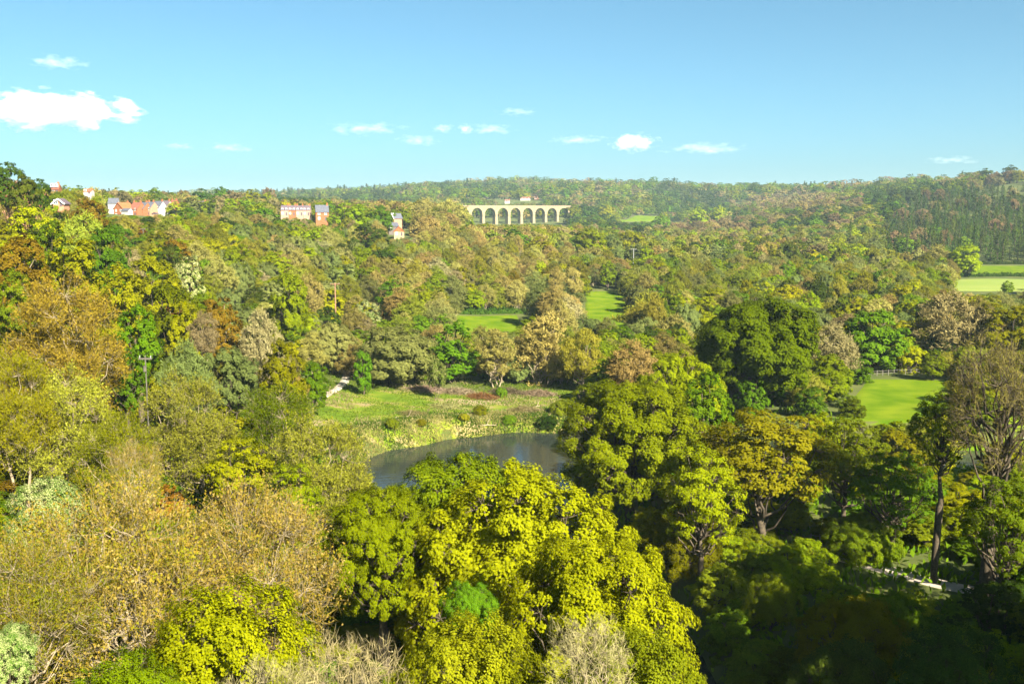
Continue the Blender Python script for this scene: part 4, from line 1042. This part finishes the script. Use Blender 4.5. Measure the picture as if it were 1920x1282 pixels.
house(393, 397.5, 715, 8, 8, 4.4, 3.0, 10, 'brick', 'mauve', 'low brick house at the right end of the low row', LG, floors=1)
house(441, 396.5, 720, 6, 7, 2.4, 2.6, -10, 'cream', 'mauve', 'bungalow with a pale gable alone among trees', LG, gable=True, floors=1, barge=True, chim=0)
RG = 'white-fronted brick row with purple roofs'
for i, (px, lab) in enumerate([(535, 'first white-fronted brick house of the purple-roofed row'), (549, 'middle house of the purple-roofed row with a tall pale chimney'), (563, 'purple-roofed house with an orange chimney stack'), (576, 'end house of the purple-roofed row nearest the slate-roofed house')]):
    house(px, 404, 660 + 3 * i, 4.9, 8, 3.6, 2.7, 6, 'pinkish' if i != 1 else 'brick', 'mauve', lab, RG, chim=2 if i in (1, 2) else 1)
house(604, 414, 560, 7.2, 7, 5.0, 3.4, 14, 'brick', 'slate', 'lone brick house with a grey slate roof beside the large green oak', None, chim=1)
cot = house(748, 442, 560, 5.6, 8, 2.4, 2.6, 8, 'cream', 'otile', 'small pale cottage with a bright orange gable below the hill wood', None, gable=True, floors=1, chim=0)
MB().add([(-2.9, -4.12, 2.3), (2.9, -4.12, 2.3), (0, -4.12, 5.0), (-2.9, -4.004, 2.3), (2.9, -4.004, 2.3), (0, -4.004, 5.0)], [(0, 1, 2), (5, 4, 3), (0, 3, 4, 1), (1, 4, 5, 2), (2, 5, 3, 0)]).build('gable_tiles', M['otile'], cot)
gb = house(736, 430, 590, 6, 7, 2.0, 1.8, 20, 'timber', 'slate', 'dark-roofed barn just behind the orange-gabled cottage', None, chim=0, floors=1)
house(743, 413, 640, 4.0, 6, 1.5, 2.6, -50, 'brick2', 'slate', 'house half hidden in trees showing one pale sloping roof edge', None, gable=True, barge=True, chim=0)
house(115, 387, 330, 3.4, 5, 1.0, 1.3, 4, 'brick2', 'mauve', 'house with a white gable edge peeping over the domed oak', None, gable=True, barge=True, chim=0, floors=1)
house(106, 366, 420, 3.2, 5, 2.4, 1.6, 10, 'brick', 'tile', 'red brick house with a chimney beside the skyline pines', None)
house(167, 364, 480, 3.4, 5, 1.2, 1.0, 5, 'render', 'otile', 'pale pinkish house front over the rust-brown beech', None, chim=0, floors=1)
VG = 'village houses on the hillside behind the viaduct'
for px, yb, wv_, wl, rf_, lab in [(884, 369, 8, 'render', 'slate', 'grey-roofed house among trees above the viaduct start'), (914, 371, 7, 'cream', 'tile', 'pinkish house above the third viaduct arch'), (941, 367, 7, 'cream', 'otile', 'pale house under a red roof high above the viaduct'),
        (955, 368, 7, 'brick', 'tile', 'reddish brick house beside the pale hillside house'), (951, 381, 9, 'render', 'tile', 'white house with a pink roof just above the viaduct parapet'), (985, 376, 18, 'render', 'tile', 'long white house with red roofs behind the viaduct'), (1006, 374, 7, 'brick', 'tile', 'red house at the end of the long white house')]:
    house(px, yb, min(max(G(px, yb)[1], 1500), 2500), wv_, 7, 3.6, 2.8, random.uniform(-15, 20), wl, rf_, lab, VG, nw=3)
FG = 'farm buildings under the shadowed wood'
house(1384, 391, 1420, 9, 7, 2.2, 2.8, -25, 'render', 'tile', 'farmhouse with a pink roof under the shadowed wood', FG, nw=3)
house(1412, 391, 1430, 16, 8, 1.6, 2.6, 5, 'brick', 'tile', 'long red-roofed barn beside the farmhouse', FG, nw=4, floors=1)
house(1440, 390.5, 1440, 12, 8, 1.6, 2.4, 5, 'brick2', 'otile', 'second red-roofed barn at the end of the farm', FG, nw=4, floors=1)

# small dark car parked by the terrace
def car(px, yb, D, rot, label):
    dx, dz = ray(px, yb); c = empty('parked_car', (dx * D, D, EYE + dz * D), R(rot)); tag(c, label, 'car')
    mb = MB(); prof = [(-2.1, .35), (-2.1, .85), (-1.3, .95), (-.8, 1.42), (.7, 1.42), (1.3, .95), (2.1, .8), (2.1, .35)]
    V = [(x, -.85, z) for x, z in prof] + [(x, .85, z) for x, z in prof]; n = len(prof)
    mb.add(V, [tuple(range(n)), tuple(range(2 * n - 1, n - 1, -1))] + [(i, i + n, (i + 1) % n + n, (i + 1) % n) for i in range(n)])
    mb.build('body', M['door'], c)
    MB().box(-.7, .65, -.87, .87, 1.0, 1.34).build('window', M['glass'], c)
    for sx in (-1.3, 1.3):
        for sy in (-.8, .8): MB().bar((sx, sy - .1, .33), (sx, sy + .1, .33), .33, n=10).build('wheel', M['glass'], c)
car(291, 403, 604, -20, 'small dark car parked below the brick terrace')

# ------------------------------------------------------------------ poles and wires
M['pole'] = plain('creosoted_pole', (.16, .085, .05), (.24, .13, .08), 2, .9, .3)
M['palepole'] = plain('grey_pole', (.055, .048, .038), (.085, .075, .06), 2, .9, .2)
M['ceramic'] = plain('ceramic', (.16, .16, .15), (.22, .22, .21), 2, .4)
def pole(px, yt, D, label, mat='pole', arm=1.2, r=.16, tf=False):
    arm *= 1.0
    dx, dz = ray(px, yt); x, y, zt = dx * D, D, EYE + dz * D; z = H1(x, y); h = max(zt - z, 4)
    p = empty('telegraph_pole', (x, y, z)); tag(p, label, 'pole', 'wooden poles of the power line')
    MB().bar((0, 0, -1), (0, 0, h), r * 1.25, r * .85, 8).build('shaft', M[mat], p)
    a = MB().box(-arm, arm, -.08, .08, h - .45, h - .28).build('crossarm', M[mat], p)
    for k in (-1, 0, 1): MB().bar((k * (arm - .12), 0, h - .28), (k * (arm - .12), 0, h - .02), .06, .05, 6).build('insulator', M['ceramic'], a)
    if tf: MB().bar((0, -.26, h - 1.7), (0, -.26, h - 1.1), .18, n=8).build('transformer', M['palepole'], p)
    return Vector((x, y, z + h))
p1 = pole(272, 666, 104, 'grey wooden pole with a crossbar in front of the shaded sycamore', 'palepole', .7, .075, True)
p2 = pole(628, 530, 262, 'brown wooden pole standing among the silvery whitebeams', 'pole')
p3 = pole(936, 532, 385, 'grey pole at the foot of the bare wood behind the small square field', 'palepole', .9, .2)
p4 = pole(1188, 466, 500, 'pale T-shaped pole against the dark hollow', 'ceramic', 1.5, .2)
p5 = pole(268, 428, 340, 'pair-topped thin pole on the slope below the brick terrace', 'palepole', .8)
def wire(a, b_, label, sag):
    ps = []
    for i in range(25):
        t_ = i / 24; p = a.lerp(b_, t_); ps.append((p.x, p.y, p.z - sag * 4 * t_ * (1 - t_)))
    mb = MB()
    for s in (-.9, .9):
        for q0, q1 in zip(ps[:-1], ps[1:]): mb.bar((q0[0] + s * .7, q0[1], q0[2]), (q1[0] + s * .7, q1[1], q1[2]), .014, n=3)
    o = mb.build('power_line', M['palepole']); tag(o, label, 'power line')
wire(p1, p2, 'pair of thin cables from the grey crossbar pole up to the brown wooden pole', 2.5)
wire(p2, p3, 'pair of thin cables between the brown wooden pole and the pole behind the square field', 2.0)
wire(p3, p4, 'pair of thin cables climbing from the square field to the pale T-shaped pole', 2.0)

# ------------------------------------------------------------------ fences
M['fencewood'] = plain('silvered_fence', (.11, .10, .085), (.17, .155, .13), 3, .9, .3)
def fence(a, b_, n, label, hgt=1.25, rails=2):
    A, B = Vector(a), Vector(b_); f = empty('field_fence', A); tag(f, label, 'fence')
    pm_ = None; prev = None
    for i in range(n + 1):
        q = A.lerp(B, i / n); q.z = H1(q.x, q.y); rel = q - A
        if pm_ is None:
            o = MB().bar((0, 0, -.5), (0, 0, hgt), .075, .065, 6).build('post', M['fencewood'], f); pm_ = o.data
        else: o = link(bpy.data.objects.new('post', pm_), f)
        o.location = rel
        if prev is not None:
            for k in range(rails):
                z = hgt * (.45 + .42 * k); MB().bar(prev + Vector((0, -.12, z)), rel + Vector((0, -.12, z)), .03, n=4).build('rail', M['fencewood'], f)
        prev = rel.copy()
fence(G(1612, 707), G(1760, 700), 14, 'pale post and rail fence along the far edge of the bright field')
fence(G(1520, 1020), G(1640, 1040), 7, 'weathered rail fence beside the farm track')

def hedge(a, b_, label, hgt=2.2, wd=1.6, n=5200):
    A, B = np.array(a[:2]), np.array(b_[:2]); hr_ = np.random.RandomState(3)
    t_ = hr_.rand(n); lump = 1 + .35 * np.sin(t_ * 70) * np.sin(t_ * 31)
    q = A + (B - A) * t_[:, None]; d = sph(hr_, n) * hr_.rand(n, 1) ** .3
    d[:, 2] = np.abs(d[:, 2]); P = np.zeros((n, 3)); P[:, :2] = q + d[:, :2] * wd * .6; P[:, 2] = height(q[:, 0], q[:, 1]) + d[:, 2] * hgt * lump
    V, F_ = leaves(P, norm(d + hr_.normal(0, .3, d.shape)), hr_.normal(0, 1, d.shape), .7 * hr_.uniform(.7, 1.4, n), .5)
    z = H1(*A); V = V - np.array([A[0], A[1], z]); o = link(bpy.data.objects.new('field_hedge', np_mesh('field_hedge', V, F_, [M['dark']]))); o.location = (A[0], A[1], z); tag(o, label, 'hedge')
hedge(G(1770, 521), G(2000, 519), 'low dark hedge dividing the two strips of the far pasture')
hedge(G(1815, 495.5), G(2000, 494.5), 'dark hedge along the top of the far pasture below the conifers', 2.0)
hedge(G(862, 588.5), G(985, 588), 'dark hedge along the top edge of the small square field', 2.0, 1.6, 3500)
# ------------------------------------------------------------------ meadow edge: grass, reeds, brush pile, logs
M['grassblade'] = LM('meadow_blade', (.050, .085, .007), (.095, .130, .010), (.150, .165, .026))
M['bankgreen'] = LM('bank_leaf', (.030, .060, .006), (.060, .095, .008), (.110, .125, .014))
M['reed'] = LM('dry_reed', (.12, .11, .03), (.17, .15, .05), (.25, .215, .10))
M['brush'] = LM('dead_brush', (.12, .09, .05), (.19, .145, .085), (.27, .215, .14))
M['redbrush'] = LM('rusty_bracken', (.15, .085, .025), (.21, .125, .035), (.26, .17, .06))
gr = np.random.RandomState(5)
def tufts(name, xy, hgt, wd, mat, per=5, spread=.35, kind='stuff', up=1.0, parent=None):
    i = np.repeat(np.arange(len(xy)), per); n = len(i)
    P = np.zeros((n, 3)); P[:, :2] = xy[i] + gr.normal(0, spread, (n, 2)); hh = np.broadcast_to(hgt, (len(xy),))[i] * gr.uniform(.6, 1.3, n)
    P[:, 2] = height(P[:, 0], P[:, 1]) + hh * .42
    ax = norm(gr.normal(0, .45, (n, 3)) + np.array([0, 0, up])); nn = norm(gr.normal(0, 1, (n, 3)) * np.array([1, 1, .3]) + np.array([.2, -.5, .2]))
    V, F = leaves(P, nn, ax, hh, wd * gr.uniform(.6, 1.5, n), .1)
    o = link(bpy.data.objects.new(name, np_mesh(name, V, F, [M[mat]]))); tag(o, kind=kind); return o
def spots(n, x0, x1, y0, y1, f=None):
    q = np.stack([gr.uniform(x0, x1, n), gr.uniform(y0, y1, n)], 1)
    d = river_dist(q[:, 0], q[:, 1]) + 1.3 * wob(q[:, 0], q[:, 1], 6.5, 1); k = d > -.6
    if f is not None: k &= f(q, d)
    return q[k]
n2 = lambda q, s, a: wob(q[:, 0], q[:, 1], s, a)
tufts('grass', spots(9000, -42, 14, 150, 216, lambda q, d: n2(q, 7, 4) > -.35), .38, .16, 'grassblade', 4, .5)
tufts('grass', spots(26000, -50, 20, 140, 190, lambda q, d: (d < 8) & (n2(q, 4, 6) > -.3)), .45, .22, 'bankgreen', 4, .5)
tufts('reeds', spots(20000, -50, 20, 140, 190, lambda q, d: (d < 6) & (n2(q, 4, 6) < .05)), .55, .15, 'reed', 4, .5)
tufts('undergrowth', spots(15000, -110, 130, 60, 250, lambda q, d: (np.abs(q[:, 0]) < .6 * q[:, 1] + 8) & ~((q[:, 0] < 14) & (q[:, 0] > -44) & (q[:, 1] > 148) & (q[:, 1] < 218)) & ~((q[:, 0] > 58) & (q[:, 1] > 165) & (q[:, 1] < 235))), .9, .42, 'green', 4, .8)
tufts('reeds', spots(3600, -42, 14, 150, 216, lambda q, d: (n2(q, 9, 1.2) > .25) | ((d < 11) & (d > 4) & (n2(q, 5, 3) > .1))), .65, .14, 'reed', 5, .45)
def heap(name, label, x0, x1, y0, y1, n, hgt, mat, cat_, L=1.6, wd=.09):
    cx, cy = (x0 + x1) / 2, (y0 + y1) / 2
    q = np.stack([gr.normal(cx, (x1 - x0) / 4, n), gr.normal(cy, (y1 - y0) / 4, n)], 1)
    e = np.exp(-(((q[:, 0] - cx) / (x1 - x0) * 2) ** 2 + ((q[:, 1] - cy) / (y1 - y0) * 2) ** 2))
    P = np.concatenate([q, (height(q[:, 0], q[:, 1]) + e * hgt * gr.uniform(.1, 1, n) + .1)[:, None]], 1)
    ax = norm(gr.normal(0, 1, (n, 3)) * np.array([1, 1, .45])); V, F = leaves(P, norm(gr.normal(0, 1, (n, 3)) + [0, 0, .6]), ax, L * gr.uniform(.4, 1.4, n), wd * gr.uniform(.6, 1.8, n), .2)
    z = H1(cx, cy); V = V - np.array([cx, cy, z])
    o = link(bpy.data.objects.new(name, np_mesh(name, V, F, [M[mat]]))); o.location = (cx, cy, z); return tag(o, label, cat_)
def at(px, py): return G(px, py)[:2]
for (px, py, wd_, nm, lab, n, hg, mt) in [
    (800, 733, 7, 'brush_pile', 'low pile of grey-brown cut branches near the white hawthorn', 900, .9, 'brush'), (860, 738, 6, 'brush_pile', 'reddish-brown brush heap between hawthorn and orange bracken', 900, 1.0, 'brush'),
    (905, 747, 4.5, 'bracken_patch', 'bright rust-orange bracken patch at the back of the meadow', 900, .9, 'redbrush'), (950, 738, 6, 'brush_pile', 'dark brown brush heap behind the rust-orange bracken', 900, 1.2, 'brush'),
    (1010, 742, 6, 'brush_pile', 'pinkish dead brush under the bare poplar clump', 900, 1.1, 'brush'), (835, 765, 4.5, 'brush_pile', 'tan dead bracken in the middle of the meadow', 700, .8, 'reed'),
    (985, 772, 5, 'brush_pile', 'pale fallen brush near the pond bank', 700, .9, 'reed'), (775, 778, 4, 'brush_pile', 'line of bleached driftwood and straw above the pond bank', 600, .5, 'reed')]:
    x, y = at(px, py); heap(nm, lab, x - wd_ / 1.6, x + wd_ / 1.6, y - 2, y + 2, n, hg, mt, 'bracken' if 'bracken' in nm else 'brush pile')
def log(px, py, L, ang, r, label):
    x, y = at(px, py); z = H1(x, y); a, b_ = R(ang), L / 2
    lo = empty('fallen_log', (x, y, z)); tag(lo, label, 'log')
    pts_ = [Vector((math.cos(a) * t_ * b_, math.sin(a) * t_ * b_, r + .1 * math.sin(t_ * 3))) for t_ in (-1, -.4, .3, 1)]
    mb = MB()
    for k in range(3): mb.bar(pts_[k], pts_[k + 1], r * (1 - .2 * k), r * (.8 - .2 * k), 7)
    mb.build('trunk', M['palebark'], lo)
    MB().bar(pts_[2], pts_[2] + Vector((.5, .4, 1.1)), r * .4, .03, 5).build('branch', M['palebark'], lo)
log(905, 800, 5, 8, .16, 'bleached log lying along the far waterline of the pond')
log(760, 783, 4, 20, .14, 'pale driftwood log on the meadow above the pond')
log(1000, 765, 6, 40, .15, 'leaning fallen birch stem by the pond bank')

# low bushes along the pond bank
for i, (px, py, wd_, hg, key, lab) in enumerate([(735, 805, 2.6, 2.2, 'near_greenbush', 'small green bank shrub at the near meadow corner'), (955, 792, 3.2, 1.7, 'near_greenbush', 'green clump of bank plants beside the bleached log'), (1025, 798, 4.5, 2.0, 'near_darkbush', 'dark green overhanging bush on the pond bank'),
        (1055, 775, 5.5, 3.0, 'near_greenbush', 'deep green shrub where the meadow meets the leaning oaks'), (900, 780, 3, 2.2, 'near_olivebush', 'olive shrub in the middle of the bank'), (940, 745, 2.6, 2.4, 'near_greenbush', 'little green bush in front of the dark brush heap'), (870, 790, 2.2, 1.6, 'near_yellow', 'little yellowish shrub above the water'),
        (790, 800, 2.2, 1.5, 'near_yellow', 'yellow-tinged low shrub near the pond corner')]):
    x, y = at(px, py); put_tree(key, 'bank_shrub', x, y, H1(x, y), hg, wd_, i * 1.1, lab, 'shrub')

# ------------------------------------------------------------------ clouds (bodies of vapour far beyond the air of the valley)
def cloud_mat(name, dens, seed, sc, soft):
    m, t, new, ln = nodes(name); out = new('ShaderNodeOutputMaterial'); pv = new('ShaderNodeVolumePrincipled')
    pv.inputs['Color'].default_value = (1, 1, 1, 1); pv.inputs['Anisotropy'].default_value = 0.0
    tc = new('ShaderNodeTexCoord'); 
    ln_ = new('ShaderNodeVectorMath'); ln_.operation = 'LENGTH'; ln(tc.outputs['Object'], ln_.inputs[0])
    mp = new('ShaderNodeMapping'); mp.inputs['Location'].default_value = (seed, seed * 2, seed * 3); mp.inputs['Scale'].default_value = sc
    no = new('ShaderNodeTexNoise'); no.inputs['Scale'].default_value = 1.0; no.inputs['Detail'].default_value = 5; no.inputs['Roughness'].default_value = .62
    ln(tc.outputs['Object'], mp.inputs[0]); ln(mp.outputs[0], no.inputs['Vector'])
    a = new('ShaderNodeMath'); a.operation = 'MULTIPLY_ADD'; a.inputs[1].default_value = 3.0; a.inputs[2].default_value = -.85; ln(no.outputs[0], a.inputs[0])
    b = new('ShaderNodeMath'); b.operation = 'SUBTRACT'; ln(a.outputs[0], b.inputs[0]); ln(ln_.outputs['Value'], b.inputs[1])
    mr = new('ShaderNodeMapRange'); mr.inputs['From Min'].default_value = 0; mr.inputs['From Max'].default_value = soft; mr.inputs['To Max'].default_value = dens
    ln(b.outputs[0], mr.inputs[0]); ln(mr.outputs[0], pv.inputs['Density']); ln(pv.outputs[0], out.inputs['Volume'])
    return m
CD = 7000.0
def cloud(px, py, wp, hp, dens, label, seed):
    dx, dz = ray(px, py); x, y, z = dx * CD, CD, EYE + dz * CD
    bm_ = MB(); n, mrow = 16, 9; V = []
    for i in range(mrow):
        p_ = -math.pi / 2 + math.pi * (i + .5) / mrow
        for j in range(n): V.append((math.cos(p_) * math.cos(2 * math.pi * j / n) * 1.05, math.cos(p_) * math.sin(2 * math.pi * j / n) * 1.05, math.sin(p_) * 1.05))
    F = [(i * n + j, i * n + (j + 1) % n, (i + 1) * n + (j + 1) % n, (i + 1) * n + j) for i in range(mrow - 1) for j in range(n)] + [tuple(range(n))[::-1], tuple(range((mrow - 1) * n, mrow * n))]
    bm_.add(V, F); asp = wp / hp
    o = bm_.build('cloud', cloud_mat('cloud_vapour', dens, seed, (1.4 * math.sqrt(asp), 1.6, 1.6), .75 if dens > .012 else .9))
    o.location = (x, y, z); o.scale = (wp / 2 * CD / FPX, hp * 1.5 * CD / FPX, hp / 2 * CD / FPX); tag(o, label, 'cloud')
for i, c in enumerate([(90, 208, 350, 82, .017, 'big bright white cloud cut off by the picture edge'), (108, 117, 125, 30, .003, 'small faint cloud above the big bright cloud'), (684, 242, 170, 30, .003, 'wispy cloud left of the viaduct sky'),
        (783, 263, 100, 26, .0025, 'thin scrap of cloud below the wispy cloud'), (830, 242, 54, 22, .0035, 'tiny square scrap of cloud'), (873, 241, 34, 24, .005, 'tiny round puff of cloud'), (918, 243, 110, 26, .0025, 'thin cloud right of the tiny round puff'),
        (972, 210, 95, 18, .003, 'thin flat cloud highest over the viaduct'), (1085, 262, 130, 22, .003, 'long tail of cloud joined to the brightest small cloud'), (1190, 268, 100, 42, .008, 'brightest small puffy cloud over the valley'),
        (1318, 278, 190, 28, .003, 'long thin sloping cloud over the far hills'), (430, 277, 100, 22, .003, 'very faint cloud above the town'), (335, 274, 80, 16, .0025, 'faintest streak of cloud above the terrace'), (1785, 300, 140, 18, .0025, 'faint pinkish streak of cloud over the hilltop field')]):
    cloud(*c, i * 3.7 + 1)

# ------------------------------------------------------------------ air
m, t, new, ln = nodes('air'); out = new('ShaderNodeOutputMaterial'); pv = new('ShaderNodeVolumePrincipled')
pv.inputs['Color'].default_value = (.60, .82, 1.0, 1); pv.inputs['Density'].default_value = HAZE; pv.inputs['Anisotropy'].default_value = 0.0
ln(pv.outputs[0], out.inputs['Volume'])
hz = MB().box(-7000, 7000, -700, 9900, -4, 190).build('haze', m); tag(hz, kind='stuff')
